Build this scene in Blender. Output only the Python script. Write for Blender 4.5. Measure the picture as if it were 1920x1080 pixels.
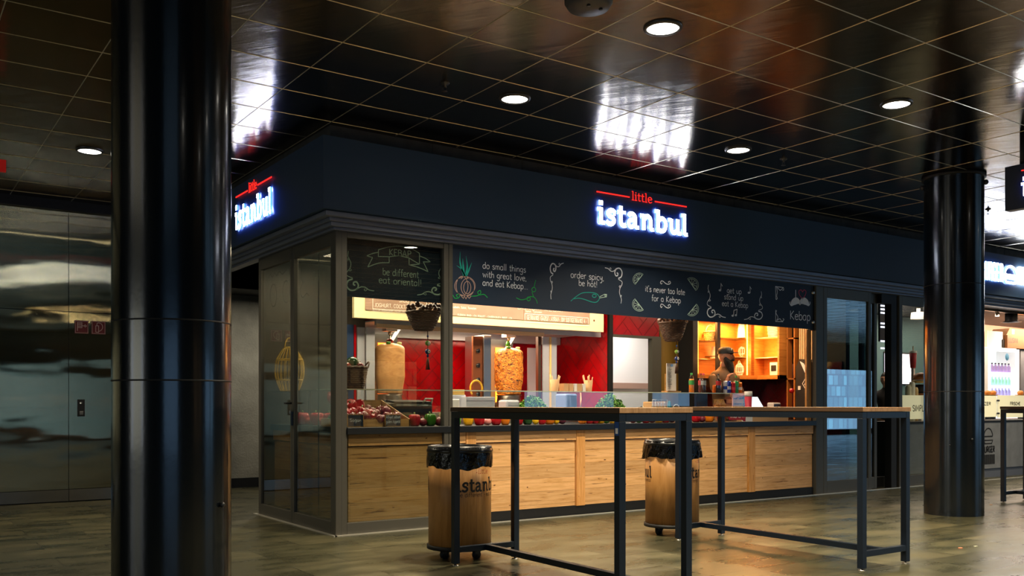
import bpy, bmesh, math, random
from mathutils import Vector, Matrix
random.seed(7)
PI = math.pi
for o in list(bpy.data.objects): bpy.data.objects.remove(o)
SC = bpy.context.scene
COL = SC.collection

# ------------------------------------------------------------------ camera
F, TH, HY, CH = 1736.0, math.radians(55.38), 760.0, 1.12
CX, CY = -3.258, -7.371
cam = bpy.data.cameras.new('camera'); camo = bpy.data.objects.new('camera', cam); COL.objects.link(camo)
cam.sensor_width = 36; cam.lens = F/1920*36; cam.shift_y = (HY-540)/1920
cam.clip_end = 200
camo.location = (CX, CY, CH); camo.rotation_euler = (PI/2, 0, TH-PI/2)
SC.camera = camo
SC.view_settings.view_transform = 'Standard'; SC.view_settings.look = 'None'
SC.view_settings.gamma = 1; SC.view_settings.use_curve_mapping = False
SC.view_settings.exposure = 0.16
# ------------------------------------------------------------------ world: dim light of the hall
w = bpy.data.worlds.new('world'); SC.world = w; w.use_nodes = True
w.node_tree.nodes['Background'].inputs[0].default_value = (0.10, 0.16, 0.25, 1)
w.node_tree.nodes['Background'].inputs[1].default_value = 0.16

def lamp(name, kind, loc, power, color, size=0.2, size_y=None, rot=(0,0,0), parent=None, spot=None, spread=None):
    L = bpy.data.lights.new(name, kind); L.energy = power; L.color = color
    if kind == 'AREA':
        L.size = size
        if size_y: L.shape = 'RECTANGLE'; L.size_y = size_y
        else: L.shape = 'DISK'
        if spread: L.spread = spread
    else: L.shadow_soft_size = size
    if spot: L.spot_size = spot; L.spot_blend = 0.6
    o = bpy.data.objects.new(name, L); COL.objects.link(o); o.location = loc; o.rotation_euler = rot
    if parent:
        o.parent = parent; o.location = Vector(loc)-wl(parent)
    return o

# ------------------------------------------------------------------ placing helpers: sight lines onto real planes
DX, DY = math.cos(TH), math.sin(TH); RX, RY = math.sin(TH), -math.cos(TH)
def ray(px):
    k = (px-960)/F
    return DX+k*RX, DY+k*RY
def wx(px, y=0.0):                       # x where the column px crosses the plane y
    vx, vy = ray(px); return CX+vx*(y-CY)/vy
def wy(px, x=0.0):                       # y where the column px crosses the plane x
    vx, vy = ray(px); return CY+vy*(x-CX)/vx
def dep(x, y): return (x-CX)*DX+(y-CY)*DY
def zz(py, x, y): return CH+(HY-py)/F*dep(x, y)
def wz(px, py, y=0.0): return zz(py, wx(px, y), y)

# ------------------------------------------------------------------ object helpers
def wl(o):
    v = Vector((0,0,0))
    while o: v = v+o.location; o = o.parent
    return v
def tag(o, label=None, cat=None, group=None, kind=None):
    if label: o['label'] = label
    if cat: o['category'] = cat
    if group: o['group'] = group
    if kind: o['kind'] = kind
    return o
def thing(name, label, cat, loc=(0,0,0), group=None):
    o = bpy.data.objects.new(name, None); COL.objects.link(o); o.location = loc; o.empty_display_size = .05
    return tag(o, label, cat, group)
def copy_tree(o, parent=None):
    c = o.copy(); COL.objects.link(c)
    if parent: c.parent = parent
    for ch in list(o.children): copy_tree(ch, c)
    return c

class MB:
    def __init__(s): s.v=[]; s.f=[]; s.m=[]; s.sm=[]
    def add(s, vs, fs, mi=0, smooth=False):
        n=len(s.v); s.v += [tuple(p) for p in vs]
        for f in fs: s.f.append(tuple(i+n for i in f)); s.m.append(mi); s.sm.append(smooth)
        return s
    def box(s, x0,y0,z0,x1,y1,z1, mi=0):
        if x0>x1: x0,x1=x1,x0
        if y0>y1: y0,y1=y1,y0
        if z0>z1: z0,z1=z1,z0
        vs=[(x0,y0,z0),(x1,y0,z0),(x1,y1,z0),(x0,y1,z0),(x0,y0,z1),(x1,y0,z1),(x1,y1,z1),(x0,y1,z1)]
        return s.add(vs,[(3,2,1,0),(4,5,6,7),(0,1,5,4),(1,2,6,5),(2,3,7,6),(3,0,4,7)],mi)
    def quad(s,a,b,c,d,mi=0): return s.add([a,b,c,d],[(0,1,2,3)],mi)
    def tube(s, pts, r, seg=8, mi=0, closed=False, caps=True):
        P=[Vector(p) for p in pts]; n=len(P); R=r if isinstance(r,(list,tuple)) else [r]*n
        vs=[]; prev=None
        for i,p in enumerate(P):
            if closed: t=P[(i+1)%n]-P[i-1]
            else: t=P[min(i+1,n-1)]-P[max(i-1,0)]
            if t.length<1e-9: t=Vector((0,0,1))
            t.normalize()
            if prev is None:
                up=Vector((0,0,1)) if abs(t.z)<.9 else Vector((1,0,0)); a=t.cross(up).normalized()
            else:
                a=prev-t*prev.dot(t)
                a=a.normalized() if a.length>1e-6 else t.orthogonal().normalized()
            prev=a; b=t.cross(a)
            for k in range(seg):
                an=2*PI*k/seg; vs.append(p+a*math.cos(an)*R[i]+b*math.sin(an)*R[i])
        fs=[]
        for i in range(n if closed else n-1):
            j=(i+1)%n
            for k in range(seg):
                l=(k+1)%seg; fs.append((i*seg+k,i*seg+l,j*seg+l,j*seg+k))
        if caps and not closed: fs.append(tuple(range(seg))[::-1]); fs.append(tuple((n-1)*seg+k for k in range(seg)))
        return s.add(vs,fs,mi,True)
    def lathe(s, prof, c=(0,0,0), seg=24, mi=0, fn=None, smooth=True, axis='z', cap=True):
        vs=[]
        for (r,z) in prof:
            for k in range(seg):
                a=2*PI*k/seg; rr=fn(r,z,a) if fn else r
                p=(rr*math.cos(a), rr*math.sin(a), z)
                if axis=='y': p=(p[0],p[2],p[1])
                if axis=='x': p=(p[2],p[0],p[1])
                vs.append((p[0]+c[0],p[1]+c[1],p[2]+c[2]))
        fs=[]
        for i in range(len(prof)-1):
            for k in range(seg):
                l=(k+1)%seg; q=(i*seg+k,i*seg+l,(i+1)*seg+l,(i+1)*seg+k)
                fs.append(q if axis!='y' else q[::-1])
        if cap:
            fs.append(tuple(range(seg))[::-1]); fs.append(tuple((len(prof)-1)*seg+k for k in range(seg)))
        return s.add(vs,fs,mi,smooth)
    def prism(s, pts, mp, h0, h1, mi=0):     # 2D polygon -> solid through map(u,v,h)
        n=len(pts); vs=[mp(u,v,h0) for u,v in pts]+[mp(u,v,h1) for u,v in pts]
        fs=[tuple(range(n)),tuple(range(n,2*n))[::-1]]+[(i,i+n,(i+1)%n+n,(i+1)%n) for i in range(n)]
        return s.add(vs,fs,mi)
    def ribbon(s, pts, wd, mp, h0=.001, h1=None, mi=0, closed=False, sidemi=None):   # flat or solid stroke
        P=[Vector((p[0],p[1])) for p in pts]; n=len(P)
        if n<2: return s
        W=wd if isinstance(wd,(list,tuple)) else [wd]*n
        L=[];R=[]
        for i in range(n):
            if closed: t0=P[i]-P[i-1]; t1=P[(i+1)%n]-P[i]
            else: t0=P[i]-P[i-1] if i>0 else P[1]-P[0]; t1=P[i+1]-P[i] if i<n-1 else P[i]-P[i-1]
            t0=t0.normalized() if t0.length>1e-9 else Vector((1,0)); t1=t1.normalized() if t1.length>1e-9 else t0
            t=(t0+t1); t=t.normalized() if t.length>1e-6 else t1
            nn=Vector((-t.y,t.x)); c=max(.55,nn.dot(Vector((-t1.y,t1.x))))
            o=nn*(W[i]/2/c); L.append(P[i]+o); R.append(P[i]-o)
        m=n if closed else n-1
        if h1 is None:
            vs=[mp(p.x,p.y,h0) for p in L]+[mp(p.x,p.y,h0) for p in R]
            s.add(vs,[(i,(i+1)%n,(i+1)%n+n,i+n) for i in range(m)],mi)
        else:
            vs=[mp(p.x,p.y,h1) for p in L]+[mp(p.x,p.y,h1) for p in R]+[mp(p.x,p.y,h0) for p in L]+[mp(p.x,p.y,h0) for p in R]
            s.add(vs,[(i,(i+1)%n,(i+1)%n+n,i+n) for i in range(m)],mi)
            sm=mi if sidemi is None else sidemi
            s.add(vs,[(i,i+2*n,(i+1)%n+2*n,(i+1)%n) for i in range(m)]+[(i+n,(i+1)%n+n,(i+1)%n+3*n,i+3*n) for i in range(m)],sm)
            if not closed: s.add(vs,[(0,n,3*n,2*n),(n-1,3*n-1,4*n-1,2*n-1)],sm)
        return s
    def build(s, name, mats, parent=None, bevel=0, kind=None, off=None, weld=False):
        o0 = wl(parent) if parent else Vector((0,0,0))
        if off is not None: o0 = Vector(off)
        me=bpy.data.meshes.new(name); me.from_pydata([tuple(Vector(p)-o0) for p in s.v],[],s.f)
        if not isinstance(mats,(list,tuple)): mats=[mats]
        for m in mats: me.materials.append(m)
        me.polygons.foreach_set('material_index',s.m); me.polygons.foreach_set('use_smooth',s.sm)
        me.validate(); me.update()
        o=bpy.data.objects.new(name,me); COL.objects.link(o)
        if parent: o.parent=parent
        elif off is not None: o.location=o0
        if bevel:
            b=o.modifiers.new('bevel','BEVEL'); b.width=bevel; b.segments=2; b.limit_method='ANGLE'; b.angle_limit=math.radians(40)
        if kind: o['kind']=kind
        return o
def box(name, mat, parent, *a, bevel=0, kind=None): return MB().box(*a).build(name,mat,parent,bevel,kind)
def smooth(pts, n=5, closed=False):
    P=[Vector(p) for p in pts]; N=len(P); out=[]
    if N<3: return [tuple(p) for p in P]
    for i in range(N if closed else N-1):
        p1=P[i]; p2=P[(i+1)%N]
        p0=P[i-1] if (closed or i>0) else p1*2-p2
        p3=P[(i+2)%N] if (closed or i<N-2) else p2*2-p1
        for k in range(n):
            t=k/n; out.append(tuple(.5*((2*p1)+(p2-p0)*t+(2*p0-5*p1+4*p2-p3)*t*t+(3*p1-p0-3*p2+p3)*t**3)))
    if not closed: out.append(tuple(P[-1]))
    return out

# ------------------------------------------------------------------ materials
def lin(h):
    h=h.lstrip('#'); c=[int(h[i:i+2],16)/255 for i in (0,2,4)]
    return tuple((x/12.92 if x<=.04045 else ((x+.055)/1.055)**2.4) for x in c)+(1,)
def mat(name, color, rough=.5, metal=0, emit=None, es=0, spec=None, coat=0, bump=None, vary=None, alpha=None, sss=0):
    m=bpy.data.materials.new(name); m.use_nodes=True; nt=m.node_tree; N=nt.nodes; L=nt.links
    b=N['Principled BSDF']; c=lin(color) if isinstance(color,str) else color
    b.inputs['Base Color'].default_value=c; b.inputs['Roughness'].default_value=rough; b.inputs['Metallic'].default_value=metal
    if spec is not None: b.inputs['Specular IOR Level'].default_value=spec
    if coat: b.inputs['Coat Weight'].default_value=coat; b.inputs['Coat Roughness'].default_value=.08
    if emit: b.inputs['Emission Color'].default_value=lin(emit); b.inputs['Emission Strength'].default_value=es
    tc=N.new('ShaderNodeTexCoord')
    if vary:                                   # (scale, amount, stretch)
        sc,am,st=vary
        mp=N.new('ShaderNodeMapping'); mp.inputs['Scale'].default_value=st; L.new(tc.outputs['Object'],mp.inputs[0])
        n=N.new('ShaderNodeTexNoise'); n.inputs['Scale'].default_value=sc; n.inputs['Detail'].default_value=5; L.new(mp.outputs[0],n.inputs[0])
        mx=N.new('ShaderNodeMix'); mx.data_type='RGBA'
        mx.inputs[6].default_value=tuple(x*(1-am) for x in c[:3])+(1,); mx.inputs[7].default_value=tuple(min(1,x*(1+am)) for x in c[:3])+(1,)
        rp=N.new('ShaderNodeMapRange'); rp.inputs[1].default_value=.3; rp.inputs[2].default_value=.7; L.new(n.outputs[0],rp.inputs[0])
        L.new(rp.outputs[0],mx.inputs[0]); L.new(mx.outputs[2],b.inputs['Base Color'])
    if bump:                                   # (scale, strength, stretch)
        sc,am,st=bump
        mp=N.new('ShaderNodeMapping'); mp.inputs['Scale'].default_value=st; L.new(tc.outputs['Object'],mp.inputs[0])
        n=N.new('ShaderNodeTexNoise'); n.inputs['Scale'].default_value=sc; n.inputs['Detail'].default_value=3; L.new(mp.outputs[0],n.inputs[0])
        bp=N.new('ShaderNodeBump'); bp.inputs['Strength'].default_value=am; bp.inputs['Distance'].default_value=.02
        L.new(n.outputs[0],bp.inputs['Height']); L.new(bp.outputs[0],b.inputs['Normal'])
    return m
def brush(m, amp):                         # micro brushing: spreads reflections along one direction
    nt=m.node_tree; N=nt.nodes; L=nt.links; b=N['Principled BSDF']
    tc=N.new('ShaderNodeTexCoord'); n=N.new('ShaderNodeTexWhiteNoise'); n.noise_dimensions='3D'
    sc=N.new('ShaderNodeVectorMath'); sc.operation='SCALE'; sc.inputs['Scale'].default_value=5000; L.new(tc.outputs['Object'],sc.inputs[0]); L.new(sc.outputs[0],n.inputs['Vector'])
    s1=N.new('ShaderNodeVectorMath'); s1.operation='SUBTRACT'; s1.inputs[1].default_value=(.5,.5,.5); L.new(n.outputs['Color'],s1.inputs[0])
    s2=N.new('ShaderNodeVectorMath'); s2.operation='MULTIPLY'; s2.inputs[1].default_value=amp; L.new(s1.outputs[0],s2.inputs[0])
    s3=N.new('ShaderNodeVectorMath'); s3.operation='ADD'; L.new(s2.outputs[0],s3.inputs[0])
    src=b.inputs['Normal'].links[0].from_socket; L.new(src,s3.inputs[1])
    s4=N.new('ShaderNodeVectorMath'); s4.operation='NORMALIZE'; L.new(s3.outputs[0],s4.inputs[0]); L.new(s4.outputs[0],b.inputs['Normal'])
def glass(name, tint=(.97,.99,.98), f0=.06, rough=0.0):
    m=bpy.data.materials.new(name); m.use_nodes=True; nt=m.node_tree; N=nt.nodes; L=nt.links
    for n in list(N): N.remove(n)
    out=N.new('ShaderNodeOutputMaterial'); mix=N.new('ShaderNodeMixShader'); tr=N.new('ShaderNodeBsdfTransparent'); gl=N.new('ShaderNodeBsdfGlossy')
    tr.inputs[0].default_value=tint+(1,); gl.inputs['Roughness'].default_value=rough
    lw=N.new('ShaderNodeLayerWeight'); lw.inputs[0].default_value=.5
    p=N.new('ShaderNodeMath'); p.operation='POWER'; p.inputs[1].default_value=5; L.new(lw.outputs['Facing'],p.inputs[0])
    a=N.new('ShaderNodeMath'); a.operation='MULTIPLY_ADD'; a.inputs[1].default_value=1-f0; a.inputs[2].default_value=f0; L.new(p.outputs[0],a.inputs[0])
    L.new(a.outputs[0],mix.inputs[0]); L.new(tr.outputs[0],mix.inputs[1]); L.new(gl.outputs[0],mix.inputs[2]); L.new(mix.outputs[0],out.inputs[0])
    return m
def wood(name, c1, c2, dark, plane='xz', plank=.16, length=3.0, rough=.5, knots=True, gap=.0):
    m=bpy.data.materials.new(name); m.use_nodes=True; nt=m.node_tree; N=nt.nodes; L=nt.links; b=N['Principled BSDF']
    b.inputs['Roughness'].default_value=rough
    tc=N.new('ShaderNodeTexCoord'); sp=N.new('ShaderNodeSeparateXYZ'); L.new(tc.outputs['Object'],sp.inputs[0])
    cb=N.new('ShaderNodeCombineXYZ'); L.new(sp.outputs['xyz'.index(plane[0])],cb.inputs[0]); L.new(sp.outputs['xyz'.index(plane[1])],cb.inputs[1])
    third=[i for i in range(3) if 'xyz'[i] not in plane][0]; L.new(sp.outputs[third],cb.inputs[2])
    mp=N.new('ShaderNodeMapping'); mp.inputs['Scale'].default_value=(1.1,14,3); L.new(cb.outputs[0],mp.inputs[0])
    br=N.new('ShaderNodeTexBrick'); br.inputs['Scale'].default_value=1; br.inputs['Brick Width'].default_value=length; br.inputs['Row Height'].default_value=plank
    br.inputs['Mortar Size'].default_value=.0009; br.inputs['Color1'].default_value=(0,0,0,1); br.inputs['Color2'].default_value=(1,1,1,1); br.inputs['Mortar'].default_value=(.5,.5,.5,1)
    br.offset=.37; L.new(cb.outputs[0],br.inputs[0])
    n=N.new('ShaderNodeTexNoise'); n.inputs['Scale'].default_value=3.2; n.inputs['Detail'].default_value=9; n.inputs['Distortion'].default_value=.7; n.inputs['Roughness'].default_value=.65
    ad=N.new('ShaderNodeVectorMath'); ad.operation='ADD'; L.new(mp.outputs[0],ad.inputs[0])
    sc=N.new('ShaderNodeVectorMath'); sc.operation='SCALE'; sc.inputs['Scale'].default_value=7; L.new(br.outputs['Color'],sc.inputs[0]); L.new(sc.outputs[0],ad.inputs[1]); L.new(ad.outputs[0],n.inputs[0])
    mx=N.new('ShaderNodeValToRGB'); e=mx.color_ramp.elements; e[0].position=.36; e[0].color=lin(c2); e[1].position=.6; e[1].color=lin(c1)
    ne=e.new(.29); ne.color=lin(dark); L.new(n.outputs[0],mx.inputs[0])
    hv=N.new('ShaderNodeHueSaturation'); L.new(mx.outputs[0],hv.inputs['Color'])
    mr=N.new('ShaderNodeMapRange'); mr.inputs[3].default_value=.84; mr.inputs[4].default_value=1.1
    s2=N.new('ShaderNodeSeparateColor'); L.new(br.outputs['Color'],s2.inputs[0]); L.new(s2.outputs[0],mr.inputs[0]); L.new(mr.outputs[0],hv.inputs['Value'])
    last=hv.outputs[0]
    if knots:
        m2=N.new('ShaderNodeMapping'); m2.inputs['Scale'].default_value=(1.0,1.9,1); L.new(cb.outputs[0],m2.inputs[0])
        n2=N.new('ShaderNodeTexNoise'); n2.inputs['Scale'].default_value=9; L.new(m2.outputs[0],n2.inputs[0])
        mvx=N.new('ShaderNodeMix'); mvx.data_type='VECTOR'; mvx.inputs[0].default_value=.06; L.new(m2.outputs[0],mvx.inputs[4]); L.new(n2.outputs['Color'],mvx.inputs[5])
        v=N.new('ShaderNodeTexVoronoi'); v.inputs['Scale'].default_value=6.0; L.new(mvx.outputs[1],v.inputs[0])
        cr=N.new('ShaderNodeValToRGB'); q=cr.color_ramp.elements; q[0].position=.05; q[0].color=(1,1,1,1); q[1].position=.085; q[1].color=(0,0,0,1); L.new(v.outputs['Distance'],cr.inputs[0])
        k=N.new('ShaderNodeMix'); k.data_type='RGBA'; k.inputs[7].default_value=lin(dark); L.new(last,k.inputs[6]); L.new(cr.outputs[0],k.inputs[0]); last=k.outputs[2]
    if knots:
        m6=N.new('ShaderNodeMapping'); m6.inputs['Scale'].default_value=(1.3,24,3); L.new(ad.outputs[0],m6.inputs[0]); m6.inputs['Scale'].default_value=(1.2,1.7,1)
        n6=N.new('ShaderNodeTexNoise'); n6.inputs['Scale'].default_value=1.9; n6.inputs['Detail'].default_value=7; n6.inputs['Distortion'].default_value=.4; L.new(m6.outputs[0],n6.inputs[0])
        c6=N.new('ShaderNodeValToRGB'); q6=c6.color_ramp.elements; q6[0].position=.325; q6[0].color=(.85,.85,.85,1); q6[1].position=.345; q6[1].color=(0,0,0,1); L.new(n6.outputs[0],c6.inputs[0])
        k6=N.new('ShaderNodeMix'); k6.data_type='RGBA'; k6.inputs[7].default_value=lin(dark); L.new(last,k6.inputs[6]); L.new(c6.outputs[0],k6.inputs[0]); last=k6.outputs[2]
    g=N.new('ShaderNodeMix'); g.data_type='RGBA'; g.inputs[7].default_value=tuple(x*.6 for x in lin(dark)[:3])+(1,); L.new(last,g.inputs[6]); L.new(br.outputs['Fac'],g.inputs[0]); last=g.outputs[2]
    L.new(last,b.inputs['Base Color'])
    bp=N.new('ShaderNodeBump'); bp.inputs['Strength'].default_value=.25; bp.inputs['Distance'].default_value=.004; L.new(n.outputs[0],bp.inputs['Height']); L.new(bp.outputs[0],b.inputs['Normal'])
    return m

M={}
M['frame']=mat('bronze_frame','#514e46',.45,.3,bump=(900,.05,(1,1,1)))
M['mold']=mat('anodised_moulding','#6f7686',.42,.35)
M['fascia']=mat('fascia_paint','#2b4159',.55,0,spec=.35)
M['dark']=mat('black_matt','#060709',.6)
M['black']=mat('black_gloss','#0a0b0d',.28)
M['board']=mat('chalkboard','#15283f',.6,vary=(2,.06,(1,1,1)))
M['chalk']=mat('chalk_white','#eef4ff',.9)
M['chalkg']=mat('chalk_grey_green','#bcd8cc',.9)
M['green']=mat('chalk_green','#17a34a',.9); M['teal']=mat('chalk_teal','#19a598',.9); M['pink']=mat('chalk_rose','#b7988f',.9); M['redch']=mat('chalk_pink','#c8486e',.9)
M['steelt']=mat('table_steel','#101b28',.42,.2)
M['glass']=glass('clear_glass'); M['glassd']=glass('tinted_door_glass',(.55,.68,.72),.22); M['glassl']=glass('side_glass',(.80,.82,.76),.32)
M['pillar']=mat('pillar_paint','#0d1216',.2,.0,spec=.5,coat=.25,bump=(60,.02,(1,1,.5)))
M['inox']=mat('stainless','#b9b4ac',.28,1,bump=(40,.03,(1,1,6)))
M['inoxm']=mat('stainless_matt','#c2c4cc',.5,.4)
M['red']=mat('red_glazed_tile','#a3030b',.22,0,coat=.3,vary=(4,.25,(1,1,1))); M['grout']=mat('tile_grout','#54060b',.8)
M['dred']=mat('oxblood_tile','#4a1219',.25,0,coat=.3,vary=(4,.3,(1,1,1)))
M['white']=mat('white_paint','#e6e2dc',.6); M['paper']=mat('paper','#efe9df',.8); M['ochre']=mat('ochre_paint','#8a6a1c',.6,vary=(3,.15,(1,1,1)))
M['cream']=mat('cream_board','#f6e2b0',.5)
M['menu']=mat('menu_panel','#a07f6c',.55,vary=(5,.12,(1,1,1)))
M['conc']=mat('concrete','#8b877a',.85,vary=(3,.25,(1,1,1)),bump=(40,.4,(1,1,1)))
M['concd']=mat('concrete_band','#3b3a37',.85,vary=(6,.3,(1,1,1)))
M['ledw']=mat('lamp_diffuser','#ffffff',.5,emit='#fff8ea',es=14)
M['rim']=mat('lamp_rim','#3c3d3f',.35,.6)
M['signw']=mat('sign_letter_white','#ffffff',.4,emit='#eaf3ff',es=10)
M['signb']=mat('sign_letter_halo','#2244aa',.4,emit='#2458ff',es=6)
M['signr']=mat('sign_red','#e02828',.4,emit='#ff2a20',es=1.15)
M['orangew']=wood('orange_cabinet_wood','#d08a3c','#b87028','#8c4a14',plank=.2,length=2.5,knots=False)
M['pine']=wood('reclaimed_pine','#e6b47c','#d09a5c','#6b3e1c',plank=.132,length=30)
M['stile']=wood('pine_stile','#dca264','#c4873f','#7e4d22',plane='zx',plank=.4,length=4)
M['ttop']=wood('table_top_wood','#a07c58','#86643f','#5e432c',plane='yx',plank=.14,length=2)
M['binw']=wood('bin_veneer','#c08a4c','#ab7639','#7c5024',plane='zx',plank=1.5,length=9,knots=False,rough=.5)
M['bag']=mat('black_bag','#020203',.2,spec=.4,bump=(30,.45,(1,1,1)))
M['crate']=wood('crate_wood','#c89858','#a3763c','#6b4520',plank=.2,length=3,knots=False)
M['wick']=mat('dark_wicker','#4a3220',.6,vary=(60,.5,(1,1,1))); M['wickl']=mat('pale_wicker','#d8b06a',.55,vary=(40,.3,(1,1,1)))
M['rattan']=mat('rattan','#c8a850',.5)
M['slab']=mat('dark_slab','#0e1114',.4)

# ================================================================== THE SETTING
# floor: polished stone slabs in running bond
def floor_mat():
    m=bpy.data.materials.new('polished_stone_floor'); m.use_nodes=True; nt=m.node_tree; N=nt.nodes; L=nt.links; b=N['Principled BSDF']
    tc=N.new('ShaderNodeTexCoord'); mp=N.new('ShaderNodeMapping'); mp.inputs['Location'].default_value=(-.42,-.15,0); L.new(tc.outputs['Object'],mp.inputs[0])
    br=N.new('ShaderNodeTexBrick'); br.inputs['Scale'].default_value=1; br.inputs['Brick Width'].default_value=.86; br.inputs['Row Height'].default_value=.465
    br.inputs['Mortar Size'].default_value=.0035; br.inputs['Color1'].default_value=(0,0,0,1); br.inputs['Color2'].default_value=(1,1,1,1); br.inputs['Mortar'].default_value=(0,0,0,1); br.offset=.5
    L.new(mp.outputs[0],br.inputs[0])
    sc=N.new('ShaderNodeVectorMath'); sc.operation='MULTIPLY_ADD'; sc.inputs[1].default_value=(9,9,9); L.new(br.outputs['Color'],sc.inputs[0]); L.new(tc.outputs['Object'],sc.inputs[2])
    m3=N.new('ShaderNodeMapping'); m3.inputs['Scale'].default_value=(.8,1.9,1); L.new(sc.outputs[0],m3.inputs[0])
    n=N.new('ShaderNodeTexNoise'); n.inputs['Scale'].default_value=2.2; n.inputs['Detail'].default_value=4; n.inputs['Roughness'].default_value=.55; n.inputs['Distortion'].default_value=.1; L.new(m3.outputs[0],n.inputs[0])
    cr=N.new('ShaderNodeValToRGB'); e=cr.color_ramp.elements; e[0].position=.22; e[0].color=lin('#2a2c22'); e[1].position=.78; e[1].color=lin('#5d563c'); x=e.new(.5); x.color=lin('#454330'); L.new(n.outputs[0],cr.inputs[0])
    hv=N.new('ShaderNodeHueSaturation'); L.new(cr.outputs[0],hv.inputs['Color'])
    s2=N.new('ShaderNodeSeparateColor'); L.new(br.outputs['Color'],s2.inputs[0]); mr=N.new('ShaderNodeMapRange'); mr.inputs[3].default_value=.78; mr.inputs[4].default_value=1.12; L.new(s2.outputs[0],mr.inputs[0]); L.new(mr.outputs[0],hv.inputs['Value'])
    g=N.new('ShaderNodeMix'); g.data_type='RGBA'; g.inputs[7].default_value=lin('#23241c'); L.new(hv.outputs[0],g.inputs[6]); L.new(br.outputs['Fac'],g.inputs[0]); 
    n4=N.new('ShaderNodeTexNoise'); n4.inputs['Scale'].default_value=90; n4.inputs['Detail'].default_value=4; L.new(tc.outputs['Object'],n4.inputs[0])
    m4=N.new('ShaderNodeMix'); m4.data_type='RGBA'; m4.blend_type='OVERLAY'; m4.inputs[0].default_value=.5; L.new(g.outputs[2],m4.inputs[6]); L.new(n4.outputs[0],m4.inputs[7]); L.new(m4.outputs[2],b.inputs['Base Color'])
    r=N.new('ShaderNodeMapRange'); r.inputs[1].default_value=.3; r.inputs[2].default_value=.7; r.inputs[3].default_value=.22; r.inputs[4].default_value=.4; L.new(n.outputs[0],r.inputs[0]); L.new(r.outputs[0],b.inputs['Roughness'])
    bp=N.new('ShaderNodeBump'); bp.inputs['Strength'].default_value=.12; bp.inputs['Distance'].default_value=.004; L.new(n4.outputs[0],bp.inputs['Height']); L.new(bp.outputs[0],b.inputs['Normal'])
    return m
MB().box(-14,-15,-.1,34,8,0).build('floor',floor_mat(),kind='structure')

# ceiling: glossy metal cassettes, narrow rounded joints
def ceil_mat():
    m=bpy.data.materials.new('ceiling_metal'); m.use_nodes=True; nt=m.node_tree; N=nt.nodes; L=nt.links; b=N['Principled BSDF']
    b.inputs['Base Color'].default_value=lin('#857766'); b.inputs['Metallic'].default_value=1
    tc=N.new('ShaderNodeTexCoord')
    mp=N.new('ShaderNodeMapping'); mp.inputs['Location'].default_value=(.118,.179,0); L.new(tc.outputs['Object'],mp.inputs[0])
    br=N.new('ShaderNodeTexBrick'); br.inputs['Scale'].default_value=1; br.inputs['Brick Width'].default_value=.6254; br.inputs['Row Height'].default_value=.5371; br.inputs['Mortar Size'].default_value=0; br.offset=0
    br.inputs['Color1'].default_value=(0,0,0,1); br.inputs['Color2'].default_value=(1,1,1,1); L.new(mp.outputs[0],br.inputs[0])
    sc=N.new('ShaderNodeVectorMath'); sc.operation='MULTIPLY_ADD'; sc.inputs[1].default_value=(13,7,3); L.new(br.outputs['Color'],sc.inputs[0]); L.new(tc.outputs['Object'],sc.inputs[2])
    n=N.new('ShaderNodeTexNoise'); n.inputs['Scale'].default_value=1.7; n.inputs['Detail'].default_value=2; L.new(sc.outputs[0],n.inputs[0])
    b1=N.new('ShaderNodeBump'); b1.inputs['Strength'].default_value=.35; b1.inputs['Distance'].default_value=.02; L.new(n.outputs[0],b1.inputs['Height'])
    m2=N.new('ShaderNodeMapping'); m2.inputs['Scale'].default_value=(1,1,1); m2.inputs['Rotation'].default_value=(0,0,math.radians(-34)); L.new(sc.outputs[0],m2.inputs[0])
    m5=N.new('ShaderNodeMapping'); m5.inputs['Scale'].default_value=(11,1.2,1); L.new(m2.outputs[0],m5.inputs[0])
    n2=N.new('ShaderNodeTexNoise'); n2.inputs['Scale'].default_value=1.4; n2.inputs['Detail'].default_value=3; L.new(m5.outputs[0],n2.inputs[0])
    b2=N.new('ShaderNodeBump'); b2.inputs['Strength'].default_value=.16; b2.inputs['Distance'].default_value=.01; L.new(n2.outputs[0],b2.inputs['Height']); L.new(b1.outputs[0],b2.inputs['Normal'])
    L.new(b2.outputs[0],b.inputs['Normal']); b.inputs['Roughness'].default_value=.13; brush(m,(.03,.16,0))
    return m
CZ=3.48
MB().box(-14,-15,CZ,34,8,CZ+.12).build('ceiling',ceil_mat(),kind='structure')
g=MB(); gx=[-.118+.6254*i for i in range(-22,54)]; gy=[-.179+.5371*j for j in range(-27,9)]
def bar(a,b):
    d=(Vector(b)-Vector(a)).normalized(); s=Vector((-d.y,d.x,0)); n=5; vs=[]
    for P in (a,b):
        for k in range(n):
            an=PI*k/(n-1); vs.append(Vector(P)+s*math.cos(an)*.0032+Vector((0,0,-math.sin(an)*.003)))
    g.add(vs,[(k,k+1,k+1+n,k+n) for k in range(n-1)],0,True)
for x in gx:
    y1 = 4.36 if x < -.1 else -.12
    bar((x,-14.9,CZ),(x,y1,CZ))
for y in gy:
    x1 = 33.9 if y < -.1 else -.12
    if y<4.3: bar((-13.9,y,CZ),(x1,y,CZ))
g.build('trim_1',mat('ceiling_joint','#d8cdb4',.3,.9),kind='structure')

# far sides of the concourse (seen in reflections)
MB().box(-14.2,-15,0,-14,8,CZ).build('wall_left',M['fascia'],kind='structure')
MB().box(-14,-15.2,0,34,-15,CZ).build('wall_opposite',M['fascia'],kind='structure')
ST='structure'
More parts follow.
